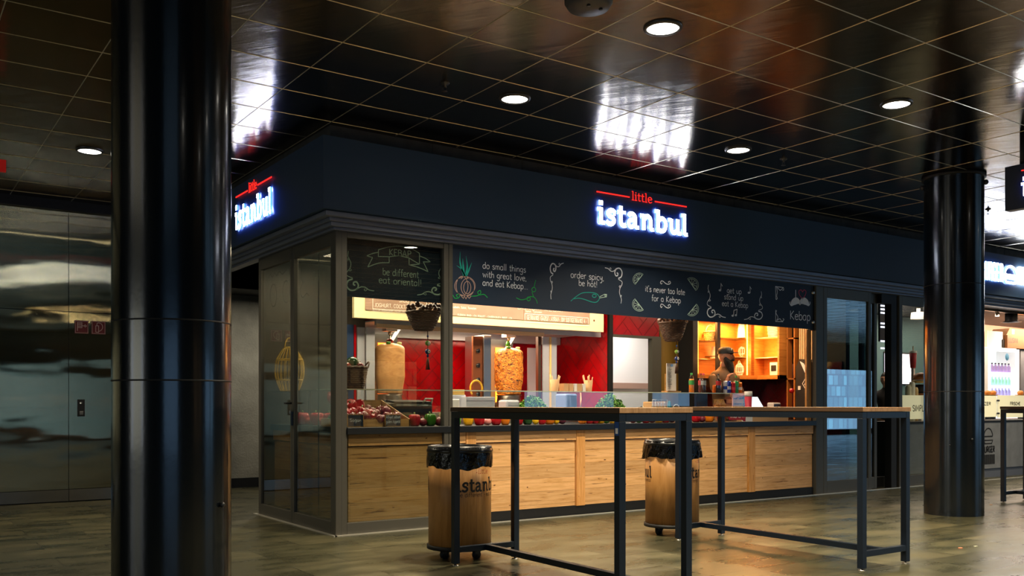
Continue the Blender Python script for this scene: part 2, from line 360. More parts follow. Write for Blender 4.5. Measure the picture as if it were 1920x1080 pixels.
# steel clad wall on the left, panel by panel, on a dark backing
M['clad']=mat('brushed_cladding','#a09673',.045,1,bump=(1.1,.45,(.35,1,1.0)))
[n for n in M['clad'].node_tree.nodes if n.type=='BUMP'][0].inputs['Distance'].default_value=.035
brush(M['clad'],(.5,0,.0))
mb=MB(); mb.box(-14,4.42,0,.25,4.6,CZ,1)
for i in range(-10,2):
    x0=-1.385+1.25*i; x1=min(x0+1.244,.25)
    if x1<=x0+.05: continue
    mb.box(x0,4.39,.15,x1,4.42,2.202,0); mb.box(x0,4.39,2.21,x1,4.42,3.37,0); mb.box(x0,4.375,.012,x1,4.42,.145,2)
mb.build('wall_back',[M['clad'],M['dark'],mat('steel_skirting','#a8a59c',.25,1)],kind=ST)
box('trim_2',M['dark'],None,-14,4.33,3.37,.25,4.42,CZ,kind=ST)
# recess beside the kiosk
box('wall_recess',M['conc'],None,.25,5.12,0,4.2,5.3,2.87,kind=ST)
box('baseboard_recess',M['dark'],None,.25,5.10,0,4.2,5.12,.13,kind=ST)
box('trim_3',M['dark'],None,.02,2.0,2.62,4.2,5.3,CZ,kind=ST)

# fascia, concrete band and stepped moulding that wrap the corner
FZ0,FZ1=2.75,3.355; FE=.2
mb=MB(); mb.box(-FE,-FE,FZ0,34,-.1,FZ1); mb.box(-FE,-.1,FZ0,-.1,4.38,FZ1); mb.build('trim_4',M['fascia'],kind=ST)
mb=MB()
x=-.09
while x<33: mb.box(x,-.09,FZ1,x+.985,.0,CZ); x+=.99
y=0.0
while y<4.3: mb.box(-.09,y,FZ1,.0,min(4.38,y+.985),CZ); y+=.99
mb.build('trim_5',M['concd'],kind=ST)
mb=MB()
for (e,z0,z1) in ((.16,2.705,2.745),(.10,2.675,2.705),(.075,2.64,2.675),(.035,2.615,2.64)):
    mb.box(-e,-e,z0,34,.06,z1); mb.box(-e,.06,z0,.06,4.38,z1)
mb.build('trim_6',M['mold'],bevel=.004,kind=ST)
box('trim_7',M['dark'],None,.06,.06,2.615,34,.14,3.4,kind=ST)
mb=MB(); mb.box(-.02,-.03,0,34,.0,.008); mb.box(-.03,-.03,0,0,2.0,.008); mb.build('trim_8',mat('floor_strip','#cfcabc',.35,.6),kind=ST)
M['corner']=M['frame']
mb=MB(); mb.box(0,0,0,.052,.052,2.615); mb.build('trim_9',M['frame'],kind=ST)

def window(n, rects, gl, glm):
    r=tag(bpy.data.objects.new('window_%d'%n,None),kind=ST); COL.objects.link(r); r.location=(rects[0][0],rects[0][1],0)
    mb=MB()
    for q in rects: mb.box(*q)
    tag(mb.build('window_frame',M['frame'],r,bevel=.003),kind=ST)
    tag(MB().box(*gl).build('pane',glm,r),kind=ST)
    return r
XM0,XM1=1.067,1.159
window(1,[(.052,0,0,.105,.05,2.615),(.105,0,0,XM0,.05,.105),(.105,0,2.565,XM0,.05,2.615),(XM0,-.01,0,XM1-.045,.06,2.615),(XM1-.04,-.01,0,XM1,.06,2.615)],(.105,.02,.105,XM0,.03,2.565),glass('smoked_front_glass',(.76,.78,.74),.09))
w2=window(2,[(0,.052,0,.045,.11,2.615),(0,.96,0,.045,1.005,2.615),(0,.11,0,.045,.96,.115),(0,.11,2.5,.045,.96,2.615)],(.018,.11,.115,.028,.96,2.5),M['glassl'])
w3=window(3,[(0,1.012,0,.045,1.05,2.615),(0,1.86,0,.045,1.925,2.615),(0,1.05,0,.045,1.86,.115),(0,1.05,2.5,.045,1.86,2.615)],(.018,1.05,.115,.028,1.86,2.5),M['glassl'])
tag(MB().box(-.02,.975,.93,0,.995,1.06).tube([(-.012,.985,1.14),(-.05,.985,1.14),(-.055,1.05,1.14)],.009).build('lock_handle',M['black'],w2),kind=ST)
tag(MB().box(.05,.5,.115,.06,.504,2.5).build('glass_joint',M['dark'],w2),kind=ST)
# post that closes the serving bay, with two round bolts
box('trim_10',M['frame'],None,6.455,0,0,6.6,.06,2.615,bevel=.004,kind=ST)
mb=MB(); mb.box(6.36,.07,.93,6.45,.095,2.07); mb.build('trim_11',M['stile'],kind=ST)

# glass door to the right of the bay, then the gap and the neighbour's panes
def door(n, x0, x1, y, glm, z1=2.615):
    r=tag(bpy.data.objects.new('door_%d'%n,None),kind=ST); COL.objects.link(r); r.location=(x0,y,0)
    mb=MB()
    mb.box(x0,y,0,x0+.07,y+.05,z1); mb.box(x1-.06,y,0,x1,y+.05,z1); mb.box(x0+.07,y,0,x1-.06,y+.05,.16); mb.box(x0+.07,y,z1-.13,x1-.06,y+.05,z1)
    tag(mb.build('door_frame',M['frame'],r,bevel=.003),kind=ST)
    tag(MB().box(x0+.07,y+.02,.16,x1-.06,y+.03,z1-.13).build('pane',glm,r),kind=ST)
    return r
door(1,6.605,7.6,.0,M['glassd'])
door(2,7.52,7.86,.09,M['glassd'])
mb=MB(); mb.box(8.08,.02,0,8.2,.12,2.62); mb.box(7.86,.02,2.49,8.08,.1,2.62); mb.box(7.86,.2,0,8.5,.26,.14); mb.build('trim_12',M['dark'],kind=ST)
door(3,8.235,9.6,.0,M['glass'])
door(4,9.62,10.1,.0,M['glass'])
box('trim_13',M['frame'],None,10.1,0,0,10.2,.06,2.615,kind=ST)

# ================================================================== PILLARS
def pillar(x,y,label,seams,bolts):
    t=thing('pillar',label,'pillar',(x,y,0)); R=.284
    MB().lathe([(R,0),(R,CZ)],(x,y,0),96,cap=False).build('shaft',M['pillar'],t)
    for z in seams: MB().lathe([(R+.0005,z-.004),(R+.0022,z-.002),(R+.0022,z+.002),(R+.0005,z+.004)],(x,y,0),64,cap=False).build('weld_seam',M['dark'],t)
    MB().lathe([(R,CZ-.03),(R+.02,CZ-.028),(R+.02,CZ-.004),(R,CZ-.002)],(x,y,0),64,cap=False).build('collar',M['dark'],t)
    for (a,z,r) in bolts:
        c=(x+math.cos(a)*(R+.012),y+math.sin(a)*(R+.012),z)
        MB().lathe([(0.001,-r),(r*.7,-r*.7),(r,0),(r*.7,r*.7),(.001,r)],c,12).build('bolt',M['rim'],t)
    return t
fa=math.atan2(CY+2.095,CX-5.925)
pillar(5.925,-2.095,'dark glossy round pillar on the right, in front of the burger shop',[1.26,2.35],[(fa+1.5,CZ-.09,.028),(fa-1.5,CZ-.09,.028),(fa+.6,.78,.012),(fa-.12,.72,.008)])
fa=math.atan2(CY+2.568,CX+2.018)
pillar(-2.018,-2.568,'wide dark pillar standing nearest the camera on the left',[1.53,1.24],[(fa+.9,.63,.014)])

# ================================================================== DOWNLIGHTS AND CEILING FITTINGS
def downlight(x,y,label,r=.118,power=62,lit=True):
    t=thing('downlight',label,'ceiling light',(x,y,CZ),'round recessed downlights')
    MB().lathe([(r*.84,-.012),(r*.86,-.016),(r,-.012),(r+.004,-.002),(r+.004,0)],(x,y,CZ),48,cap=False).build('trim_ring',M['rim'],t)
    MB().lathe([(.001,-.008),(r*.6,-.009),(r*.85,-.007)],(x,y,CZ),40,cap=False).build('diffuser',M['ledw'],t)
    lamp('downlight_beam','AREA',(x,y,CZ-.03),power,(1,.86,.62),.2,parent=t,spread=math.radians(125))
    return t
LX=(.80,3.33); LY=(-1.53,-3.15)
downlight(.80,-3.15,'lit round downlight high in the middle of the ceiling, largest in view')
downlight(.80,-1.53,'lit round downlight over the wheeled bin and left high table')
downlight(3.33,-3.12,'lit round downlight nearest the right pillar top')
downlight(3.31,-1.53,'lit round downlight right of the ceiling glare above the main sign')
downlight(-1.606,1.904,'lit round downlight over the floor before the steel wall',power=34)
for x,y in ((.80,-4.78),(3.33,-4.78),(.8,-6.4),(-1.7,-6.4),(5.82,-4.78),(8.33,-4.78),(10.9,-1.3),(10.9,-3.1)):
    downlight(x,y,'lit round downlight outside the view of the photo')
def smoke_detector():
    x,y=.17,-3.19
    t=thing('smoke_detector','round grey smoke detector at the top edge of the ceiling','smoke detector',(x,y,CZ))
    MB().lathe([(.14,0),(.14,-.02),(.12,-.05),(.03,-.062),(.001,-.063)],(x,y,CZ),36,cap=False).build('housing',mat('detector_shell','#3a3b40',.5),t)
    for dx in(-.04,.05): MB().lathe([(.012,-.063),(.012,-.056)],(x+dx,y-.05,CZ),12).build('sensor_port',M['dark'],t)
smoke_detector()
def sprinkler(x,y,label):
    t=thing('sprinkler',label,'sprinkler',(x,y,CZ),'ceiling sprinklers')
    MB().lathe([(.036,0),(.03,-.01),(.012,-.012),(.012,-.03),(.001,-.031)],(x,y,CZ),20,cap=False).build('rosette',M['rim'],t)
    mb=MB()
    for s in(-1,1): mb.tube([(x+s*.012,y,CZ-.02),(x+s*.016,y,CZ-.045),(x,y,CZ-.06)],.003)
    mb.lathe([(.02,-.06),(.02,-.063)],(x,y,CZ),16); mb.build('deflector',M['rim'],t)
sprinkler(.19,-1.51,'small sprinkler left of the downlight over the left table')
sprinkler(3.92,-1.55,'small sprinkler right of the downlight beside the sign glare')
sprinkler(7.78,-1.46,'small sprinkler on the bright ceiling right of the far pillar')

# fire signs, handle on the steel wall; red box hung at the left edge
M['fred']=mat('fire_sign_red','#6e1512',.5); M['frod']=mat('fire_sign_line','#c8a79b',.7)
def firesign(x0,x1,z0,z1,label,strokes):
    t=thing('fire_sign',label,'sign',((x0+x1)/2,4.386,z0))
    box('plate',M['fred'],t,x0,4.380,z0,x1,4.388,z1)
    mp=lambda u,v,h:(x0+u*(x1-x0),4.380-h,z0+v*(z1-z0)); mb=MB()
    mb.ribbon([(.05,.05),(.95,.05),(.95,.95),(.05,.95)],.03,mp,closed=True)
    for s in strokes: mb.ribbon(s,.05,mp)
    mb.build('pictogram',M['frod'],t)
firesign(-1.326,-1.177,1.958,2.11,'dark red fire sign with a hose shower pictogram on the steel wall, left of two',[[(.2,.2),(.2,.85),(.52,.85),(.52,.45),(.2,.45)],[(.2,.75),(.5,.75)],[(.2,.65),(.5,.65)],[(.2,.55),(.5,.55)],[(.52,.6),(.68,.6),(.75,.68),(.85,.6),(.78,.52),(.68,.58)]])
firesign(-1.145,-.99,1.958,2.11,'dark red fire sign with a fire extinguisher pictogram on the steel wall, right of two',[[(.3,.15),(.3,.65),(.5,.65),(.5,.15),(.3,.15)],smooth([(.4,.65),(.38,.8),(.5,.88),(.72,.78),(.78,.5),(.65,.3),(.5,.22)])])
t=thing('door_pull','small dark flush pull handle on the steel wall','handle',(-1.257,4.38,.99))
box('plate',M['dark'],t,-1.297,4.378,.99,-1.217,4.388,1.19,bevel=.003); box('grip',M['inox'],t,-1.275,4.368,1.01,-1.235,4.38,1.05,bevel=.003)
MB().lathe([(.012,0),(.012,-.01)],(-1.26,4.378,1.15),14,axis='y').build('lock',M['inox'],t)
t=thing('hanging_sign','small red emergency sign hanging at the far left edge','sign',(wx(4,1.0),1.0,3.1))
xs=wx(3,1.0); box('panel',mat('red_plastic','#b01a12',.4,emit='#b01a12',es=.25),t,xs-.25,.98,zz(322,xs,1),xs+.03,1.02,zz(300,xs,1)); box('rod',M['dark'],t,xs-.12,.995,zz(300,xs,1),xs-.11,1.005,CZ)

# ================================================================== WRITING: a single-stroke hand and a slab letter set
G={ # x in 0..100 of x-height, '~' smooth stroke
'a':(72,'~58 78|58 78;~58 78,40 98,15 88,4 55,8 18,28 0,48 12,58 40;58 98,58 0'),'b':(68,'8 165,8 0;~8 60,25 96,50 92,62 55,54 12,30 -2,8 20'),
'c':(58,'~54 82,34 98,10 80,5 40,20 5,42 2,54 16'),'d':(72,'60 165,60 0;~60 70,40 98,14 86,4 45,16 6,38 0,60 28'),
'e':(66,'~8 52,58 60,50 90,28 98,8 78,4 42,18 6,40 0,58 16'),'f':(48,'~48 150,34 165,22 145,20 100,20 -5;2 92,44 96'),
'g':(70,'~58 78,40 98,15 88,4 55,10 22,30 8,50 20,58 50;~58 98,58 -20,46 -55,20 -58,6 -40'),'h':(68,'8 165,8 0;~8 60,26 96,48 92,56 65,56 0'),
'i':(26,'12 96,12 0;12 128,12 140'),'j':(30,'~18 96,18 -30,4 -50;18 128,18 140'),'k':(62,'8 165,8 0;50 96,10 45,54 0'),'l':(28,'12 168,12 0'),'m':(98,'8 98,8 0;~8 62,22 96,40 92,46 65,46 0;~46 62,60 96,78 92,86 65,86 0'),
'n':(68,'8 98,8 0;~8 60,26 96,48 92,56 65,56 0'),'o':(70,'~34 98,10 82,4 45,16 5,36 0,56 14,62 52,54 86,34 98'),'p':(70,'8 98,8 -62;~8 70,26 98,50 92,62 52,52 10,30 0,8 24'),
'r':(50,'8 98,8 0;~8 55,20 88,34 97,46 90'),'s':(56,'~50 84,30 98,10 84,12 62,42 42,50 20,34 0,14 4,4 18'),'t':(46,'~20 145,20 18,30 0,44 8;2 96,42 98'),
'u':(70,'~8 98,8 35,20 4,40 4,58 35;58 98,58 0'),'v':(62,'4 98,30 0,56 98'),'w':(92,'4 98,24 0,44 80,64 0,84 98'),'y':(66,'~8 98,10 50,28 30,56 55;~56 98,54 -10,38 -55,12 -55'),
'A':(90,'4 0,40 160,78 0;18 55,66 55'),'B':(84,'10 0,10 160;~10 160,50 158,66 135,60 100,44 86,10 84;~44 86,68 70,74 35,58 4,10 0'),'C':(84,'~76 130,50 160,20 140,6 80,20 18,50 0,76 28'),
'D':(88,'10 0,10 160;~10 160,50 150,78 100,74 40,46 4,10 0'),'E':(74,'66 160,10 160,10 0,68 0;10 82,54 82'),'F':(70,'10 0,10 160,64 160;10 84,50 84'),'G':(90,'~78 132,50 160,20 142,6 80,20 18,48 0,78 20;78 20,78 70,48 70'),
'H':(90,'10 0,10 160;76 0,76 160;10 82,76 82'),'I':(24,'10 0,10 160'),'J':(56,'~46 160,46 30,30 0,6 14'),'K':(84,'10 0,10 160;70 160,12 76,74 0'),'L':(66,'10 160,10 0,60 0'),
'M':(110,'8 0,14 160,52 50,88 160,96 0'),'N':(92,'10 0,10 160,78 0,78 160'),'O':(96,'~46 160,16 140,6 80,18 18,46 0,74 18,86 80,76 140,46 160'),'P':(80,'10 0,10 160;~10 160,54 158,70 120,54 82,10 78'),
'R':(84,'10 0,10 160;~10 160,54 158,68 120,54 84,10 80;34 82,72 0'),'S':(80,'~70 134,44 160,14 142,14 104,62 62,68 24,40 0,8 26'),'T':(82,'40 0,40 160;4 160,76 160'),'U':(90,'~10 160,10 40,24 4,60 4,76 40,76 160'),
'V':(84,'4 160,40 0,76 160'),'W':(120,'4 160,30 0,58 120,84 0,110 160'),'X':(84,'6 160,74 0;74 160,6 0'),'Y':(82,'4 160,40 80,76 160;40 80,40 0'),'Z':(80,'8 160,70 160,6 0,74 0'),'Q':(96,'~46 160,16 140,6 80,18 18,46 0,74 18,86 80,76 140,46 160;56 34,88 -6'),
'Ä':(90,'4 0,40 160,78 0;18 55,66 55;26 182,26 192;54 182,54 192'),'4':(80,'54 0,54 160,4 50,76 50'),'.':(26,'10 0,14 8'),',':(26,'14 12,6 -20'),'!':(30,'14 165,14 45;14 0,14 12'),"'":(24,'12 165,8 130'),':':(28,'12 20,12 30;12 80,12 90'),'-':(60,'10 60,50 60'),'/':(60,'6 -10,50 165'),'g~':(0,''),'ğ':(70,'~58 78,40 98,15 88,4 55,10 22,30 8,50 20,58 50;~58 98,58 -20,46 -55,20 -58,6 -40;~14 135,30 120,46 135'),
' ':(44,'')}
def glyph(ch):
    adv,s=G.get(ch,G[' ']); out=[]
    if s:
        for st in s.split(';'):
            if '|' in st: continue
            sm=st.startswith('~'); P=[tuple(float(q)/100 for q in p.split()) for p in st.lstrip('~').split(',')]
            out.append(smooth(P,4) if sm else P)
    return adv/100+.08,out
def write(mb,txt,mp,u0,v0,h,width=None,wd=.1,hh=.001,mi=0):     # x-height h; stretched to width when given
    tot=sum(glyph(c)[0] for c in txt)-.08; sx=(width/tot) if width else h
    u=u0
    for c in txt:
        adv,ss=glyph(c)
        for s in ss: mb.ribbon([(u+p[0]*sx,v0+p[1]*h) for p in s],wd*h,mp,hh,mi=mi)
        u+=adv*sx
    return u
# slab letters of the shop sign (x-height 1, stem .26)
def slab_word(mb,mp,sx,sz,u0,v0,h0,h1,wd=.29,mi=0,smi=None,scale_adv=1.0):
    u=[u0]
    def S(pts,w=wd,sm=True): mb.ribbon([(u[0]+p[0]*sx,v0+p[1]*sz) for p in (smooth(pts,6) if sm else pts)],w*(1.04 if h1 else .92)*(sx+sz)/2,mp,h0,h1,mi,sidemi=smi)
    def R(x0,y0,x1,y1): S([((x0+x1)/2,y0),((x0+x1)/2,y1)],x1-x0,False)
    # i
    R(.12,0,.38,1); R(0,.8,.3,1); S([(.25,.4),(.25,.14),(.34,.08),(.5,.1)],.2); R(.1,1.14,.38,1.42); u[0]+=.55*sx
    # s
    S([(.62,.78),(.5,.9),(.3,.89),(.15,.72),(.25,.56),(.48,.46),(.56,.28),(.42,.1),(.2,.09),(.04,.22)],.24); R(.5,.62,.66,.92); u[0]+=.76*sx
    # t
    S([(.26,1.28),(.26,.35),(.32,.14),(.46,.09),(.62,.14)],.25); R(0,.8,.6,1); u[0]+=.68*sx
    # a
    S([(.1,.72),(.2,.87),(.38,.89),(.54,.76),(.56,.55),(.56,.15)],.24); S([(.56,.54),(.3,.52),(.13,.38),(.14,.16),(.32,.08),(.52,.24)],.22); S([(.58,.3),(.6,.12),(.68,.08),(.82,.1)],.2); u[0]+=.9*sx
    # n
    R(.12,0,.38,1); R(0,.8,.25,1); S([(.28,.66),(.4,.84),(.56,.89),(.72,.74),(.74,.5),(.74,.14)],.25); S([(.74,.35),(.76,.12),(.84,.08),(.96,.1)],.2); u[0]+=1.02*sx
    # b
    R(.12,0,.38,1.42); R(0,1.22,.3,1.42); S([(.28,.7),(.42,.86),(.62,.88),(.78,.7),(.8,.45),(.72,.2),(.54,.09),(.36,.12),(.26,.28)],.24); u[0]+=.98*sx
    # u
    S([(.24,.98),(.24,.42),(.3,.18),(.46,.1),(.62,.2),(.7,.36)],.25); R(0,.8,.28,1); R(.58,.12,.84,1); S([(.71,.35),(.74,.12),(.82,.08),(.95,.1)],.2); u[0]+=.98*sx
    # l
    R(.1,.1,.36,1.42); R(0,1.22,.3,1.42); S([(.23,.4),(.25,.14),(.34,.08),(.48,.1)],.2); u[0]+=.5*sx
    return u[0]
WORDW=.55+.76+.68+.9+1.02+.98+.98+.5
def little(mb,mp,u0,u1,v0,h,h0,h1,mi=0):                    # small serif word between two bars
    tot=0; us=[('l',.34),('i',.34),('t',.44),('t',.44),('l',.34),('e',.6)]; tot=sum(a for _,a in us); sx=(u1-u0)/tot; u=u0
    for c,a in us:
        def S(pts,w=.13,sm=True): mb.ribbon([(u+p[0]*sx,v0+p[1]*h) for p in (smooth(pts,5) if sm else pts)],w*h,mp,h0,h1,mi)
        if c=='l': S([(.14,1.5),(.14,0)],.13,False); S([(.02,1.46),(.14,1.46)],.1,False); S([(.02,.05),(.28,.05)],.1,False)
        if c=='i': S([(.14,1),(.14,0)],.15,False); S([(.02,.95),(.14,.95)],.1,False); S([(.02,.05),(.28,.05)],.1,False); S([(.14,1.22),(.14,1.38)],.16,False)
        if c=='t': S([(.16,1.3),(.16,.25),(.24,.06),(.38,.1)]); S([(.02,.93),(.36,.93)],.11,False)
        if c=='e': S([(.08,.52),(.46,.55),(.42,.85),(.26,.95),(.1,.8),(.06,.45),(.18,.1),(.34,.05),(.5,.18)])
        u+=a*sx
def logo(parent,mp,L,zb,xh,lit=True,names=('lettering','small_lettering')):
    m1=[M['signw'],M['signb']] if lit else [M['ink'],M['ink']]
    mb=MB(); slab_word(mb,mp,L/WORDW,xh,0,zb,.012,.024 if lit else None,mi=0,smi=1); mb.build(names[0],m1,parent)
    mb=MB(); zr=zb+xh*1.93
    mb.ribbon([(0,zr),(L*.345,zr)],xh*.075,mp,.012,.018 if lit else None); mb.ribbon([(L*.625,zr),(L*.99,zr)],xh*.075,mp,.012,.018 if lit else None)
    little(mb,mp,L*.37,L*.60,zb+xh*1.77,xh*.38,.012,.016 if lit else None); mb.build(names[1],M['signr'] if lit else M['inkr'],parent)
M['ink']=mat('black_print','#15110d',.6); M['inkr']=mat('red_print','#a82a18',.6)
xa,xb=wx(1117,-.2),wx(1287,-.2)
t=thing('illuminated_sign','glowing white and red lettering on the front fascia above the serving bay','sign',(xa,-.2,2.9))
logo(t,lambda u,v,h:(xa+u,-.2-h,v),xb-xa,2.945,.165)
ya,yb=wy(445,-.2),wy(513,-.2)
t=thing('illuminated_sign','glowing white and red lettering on the side fascia beside the near pillar','sign',(-.2,ya,2.9))
logo(t,lambda u,v,h:(-.2-h,ya-u,v),ya-yb,2.90,.175)
# hanging box sign at the right edge, facing along the concourse
t=thing('projecting_sign','black box sign hung from a rod at the right edge of the view','sign',(4.93,-3.15,2.85))
box('panel',mat('sign_box_blue_black','#1a2430',.4),t,4.9,-4.35,2.82,4.99,-3.15,3.205,bevel=.004)
MB().tube([(4.945,-3.28,3.2),(4.945,-3.28,CZ)],.022,12).build('hanger_rod',M['dark'],t)
logo(t,lambda u,v,h:(4.9-h,-3.3-u,v),.95,2.92,.115)
# ================================================================== CHALKBOARDS
def grid(ox,oy,s,yp):
    def f(cx,cy):
        px=ox+cx/s; x=wx(px,yp); return (x, zz(oy+cy/s,x,yp))
    return f
def on(yp): return lambda u,v,h:(u,yp-h,v)
SCROLL=[smooth([(55,128),(50,165),(62,190),(74,225),(66,262),(44,290),(44,318),(88,338)]),smooth([(62,190),(50,200),(52,186),(60,180)]),smooth([(66,262),(78,276),(64,282),(60,270),(68,266)]),
 smooth([(88,345),(52,360),(42,400),(70,432),(112,428),(132,400),(120,370),(98,370),(94,388),(108,394)]),smooth([(112,432),(150,408),(185,410),(215,430),(255,438)]),smooth([(185,412),(200,425),(186,438),(178,428),(186,422)])]
WIDTHS=[4,3,3,8,5,3]
def scroll(mb,mp,f,x0,y0,x1,y1,wd=.0065):
    for s,w_ in zip(SCROLL,WIDTHS):
        mb.ribbon([f(x0+(p[0]-42)/213*(x1-x0),y0+(p[1]-125)/313*(y1-y0)) for p in s],wd*w_/4,mp)
def line(name,parent,txt,f,yp,x0,x1,yb,xh,m,wd=.15):
    a=f(x0,yb); b=f(x1,yb); h=a[1]-f(x0,yb+xh)[1]
    mb=MB(); write(mb,txt,on(yp),a[0],a[1],h,b[0]-a[0],wd); return mb.build(name,m,parent)
def strokes(name,parent,f,yp,ss,wd,m,closed=False):
    if name=='flourish_drawing' and len(ss)>1:
        for s in ss: strokes(name,parent,f,yp,[s],wd,m,closed)
        return
    mb=MB()
    for s in ss: mb.ribbon([f(*p) for p in s],wd,on(yp),closed=closed)
    return mb.build(name,m,parent)
def ell(cx,cy,rx,ry,n=28,a0=0,a1=2*PI): return [(cx+rx*math.cos(a0+(a1-a0)*i/n),cy+ry*math.sin(a0+(a1-a0)*i/n)) for i in range(n+1)]

BY=.075
t=thing('chalkboard','chalkboard with a ribbon banner KEBAP hung behind the fixed glass pane','chalkboard',(.1,BY,2.07))
box('panel',M['board'],t,.1,BY,2.068,1.14,BY+.012,2.60,kind=None)
f=grid(640,440,4.153,BY)
strokes('banner_drawing',t,f,BY,[smooth([(288,118),(360,98),(450,90),(540,108),(608,145)]),[(608,145),(608,230)],smooth([(608,230),(565,205),(527,182)]),smooth([(527,182),(450,165),(372,172)]),[(372,172),(372,218)],smooth([(372,218),(290,222),(205,252)]),[(205,252),(243,178)],[(243,178),(198,165)],smooth([(198,165),(240,148),(288,137)]),[(288,118),(288,170),(372,172)],[(527,182),(527,235),(608,230)],smooth([(527,235),(600,255),(675,288)]),[(675,288),(638,212),(693,212)],smooth([(693,212),(655,185),(608,165)])],.0075,M['chalkg'])
line('lettering',t,'KEBAP',f,BY,372,545,158,30,M['chalkg'],.2)
line('lettering',t,'be different',f,BY,322,603,312,33,M['chalkg'])
line('lettering',t,'eat oriental!',f,BY,292,625,375,33,M['chalkg'])
mb=MB(); scroll(mb,on(BY),f,42,125,255,438); mb.build('scroll_drawing',M['chalkg'],t)
mb=MB(); scroll(mb,on(BY),f,788,215,590,470); mb.build('scroll_drawing',M['chalkg'],t)

LB=.03
t=thing('chalkboard','long dark chalkboard of slogans spanning the top of the open serving bay','chalkboard',(XM1,LB,2.07))
box('panel',M['board'],t,XM1,LB,2.072,6.385,LB+.015,2.63)
for x,z in((6.425,2.53),(6.425,2.16)): MB().lathe([(.02,LB),(.02,LB-.02),(.014,LB-.024),(.001,LB-.024)],(x,0,z),14,axis='y').build('wall_bolt',M['inox'],t)
box('side_cheek',M['dark'],t,6.385,LB,2.06,6.455,LB+.04,2.62)
f=grid(640,440,4.153,LB)
mb=MB()
for s,w_ in (([(962,322),(935,270),(898,240)],[.02,.014,.002]),([(955,322),(925,220),(925,132)],[.022,.018,.002]),([(958,322),(948,240),(945,185)],[.02,.014,.002]),([(966,322),(980,250),(970,165)],[.022,.018,.002]),([(972,322),(995,270),(1015,218)],[.02,.014,.002])):
    P=[f(*p) for p in smooth(s,5)]; n=len(P); W=[w_[0]*(1-i/(n-1))+.002 if i>n/2 else .016 for i in range(n)]; mb.ribbon(P,W,on(LB))
mb.build('onion_leaf_drawing',M['teal'],t)
strokes('onion_drawing',t,f,LB,[ell(962,400,80,74),ell(940,400,46,76),ell(984,408,52,68),ell(980,412,28,48),[(930,345),(960,320),(1000,345)],[(935,480),(950,496),(958,478),(970,500),(982,478),(995,496),(1010,478)]],.006,M['pink'])
strokes('vine_drawing',t,f,LB,[smooth([(868,470),(885,495),(915,490),(920,465),(895,470),(905,488)]),smooth([(1010,480),(1060,475),(1085,455),(1080,435),(1062,448),(1075,470),(1110,465),(1138,490)]),smooth([(1362,492),(1400,507),(1445,498),(1470,482)]),ell(1458,500,13,15),smooth([(1470,482),(1500,487),(1518,510),(1526,536)]),smooth([(1496,486),(1488,458),(1484,445)]),ell(1498,428,15,17),smooth([(1500,411),(1505,385),(1513,353)])],.007,M['green'])
line('lettering',t,'do small things',f,LB,1100,1437,262,31,M['chalk'])
line('lettering',t,'with great love,',f,LB,1100,1442,330,31,M['chalk'])
line('lettering',t,'and eat Kebap...',f,LB,1100,1452,396,31,M['chalk'])
f=grid(1000,500,6,LB)
line('lettering',t,'order spicy,',f,LB,420,795,122,46,M['chalk'])
line('lettering',t,'be hot!',f,LB,510,720,212,42,M['chalk'])
strokes('chili_drawing',t,f,LB,[smooth([(420,388),(470,345),(540,300),(620,290),(700,300),(735,330),(740,365),(710,398),(660,398),(580,370),(510,355),(440,365)]),ell(685,328,22,18)],.0075,M['teal'])
strokes('chili_stem_drawing',t,f,LB,[[(745,340),(800,310),(825,312),(822,340),(745,352)],ell(810,325,8,8)],.006,M['chalkg'])
def lime(cx,cy,r,ang):
    an=math.radians(ang); 
    q=lambda x,y:(cx+x*math.cos(an)-y*math.sin(an),cy+x*math.sin(an)+y*math.cos(an))
    ss=[[q(*p) for p in ell(0,0,r,r*.95,16,0,PI)]+[q(r,0)], [q(*p) for p in ell(0,4,r*.8,r*.72,12,0,PI)]+[q(r*.8,4)]]
    for k in range(1,5): a=PI*k/5; ss.append([q(0,6),q(r*.78*math.cos(a),4+r*.7*math.sin(a))])
    strokes('lime_drawing',t,f,LB,ss,.0045,M['chalkg'])
lime(1190,142,72,128+0); lime(1780,202,80,-125+360); lime(1190,424,78,53); lime(1785,480,76,-50)
strokes('flourish_drawing',t,f,LB,[smooth([(1450,185),(1440,195),(1430,180),(1440,160),(1460,165),(1490,190),(1520,198),(1542,185),(1535,165),(1518,172),(1525,182)]),smooth([(1450,445),(1440,460),(1430,445),(1438,422),(1460,428),(1490,455),(1518,465),(1542,450),(1535,428),(1515,435),(1522,450)])],.008,M['chalk'])
line('lettering',t,"it's never too late",f,LB,1257,1705,277,42,M['chalk'])
line('lettering',t,'for a Kebap',f,LB,1330,1658,384,42,M['chalk'])
for q in ((190,370,340,-40),(997,418,805,12)): mb=MB(); scroll(mb,on(LB),f,*q); mb.build('scroll_drawing',M['chalk'],t)
f=grid(1120,500,3.273,LB)
line('lettering',t,'get up',f,LB,795,885,160,21,M['chalk'])
line('lettering',t,'stand up',f,LB,778,895,199,21,M['chalk'])
line('lettering',t,'eat a Kebap',f,LB,765,925,240,21,M['chalk'])
for q in ((675,110,787,312),(1012,150,900,325)): mb=MB(); scroll(mb,on(LB),f,*q); mb.build('scroll_drawing',M['chalk'],t)
strokes('note_drawing',t,f,LB,[[(758,143),(758,103),(767,120)],ell(752,145,6,4,10),[(938,160),(936,122),(945,138)],ell(930,160,6,4,10),[(835,300),(838,268),(857,262),(854,296)],ell(830,301,5,4,10),ell(850,298,5,4,10)],.008,M['chalk'])
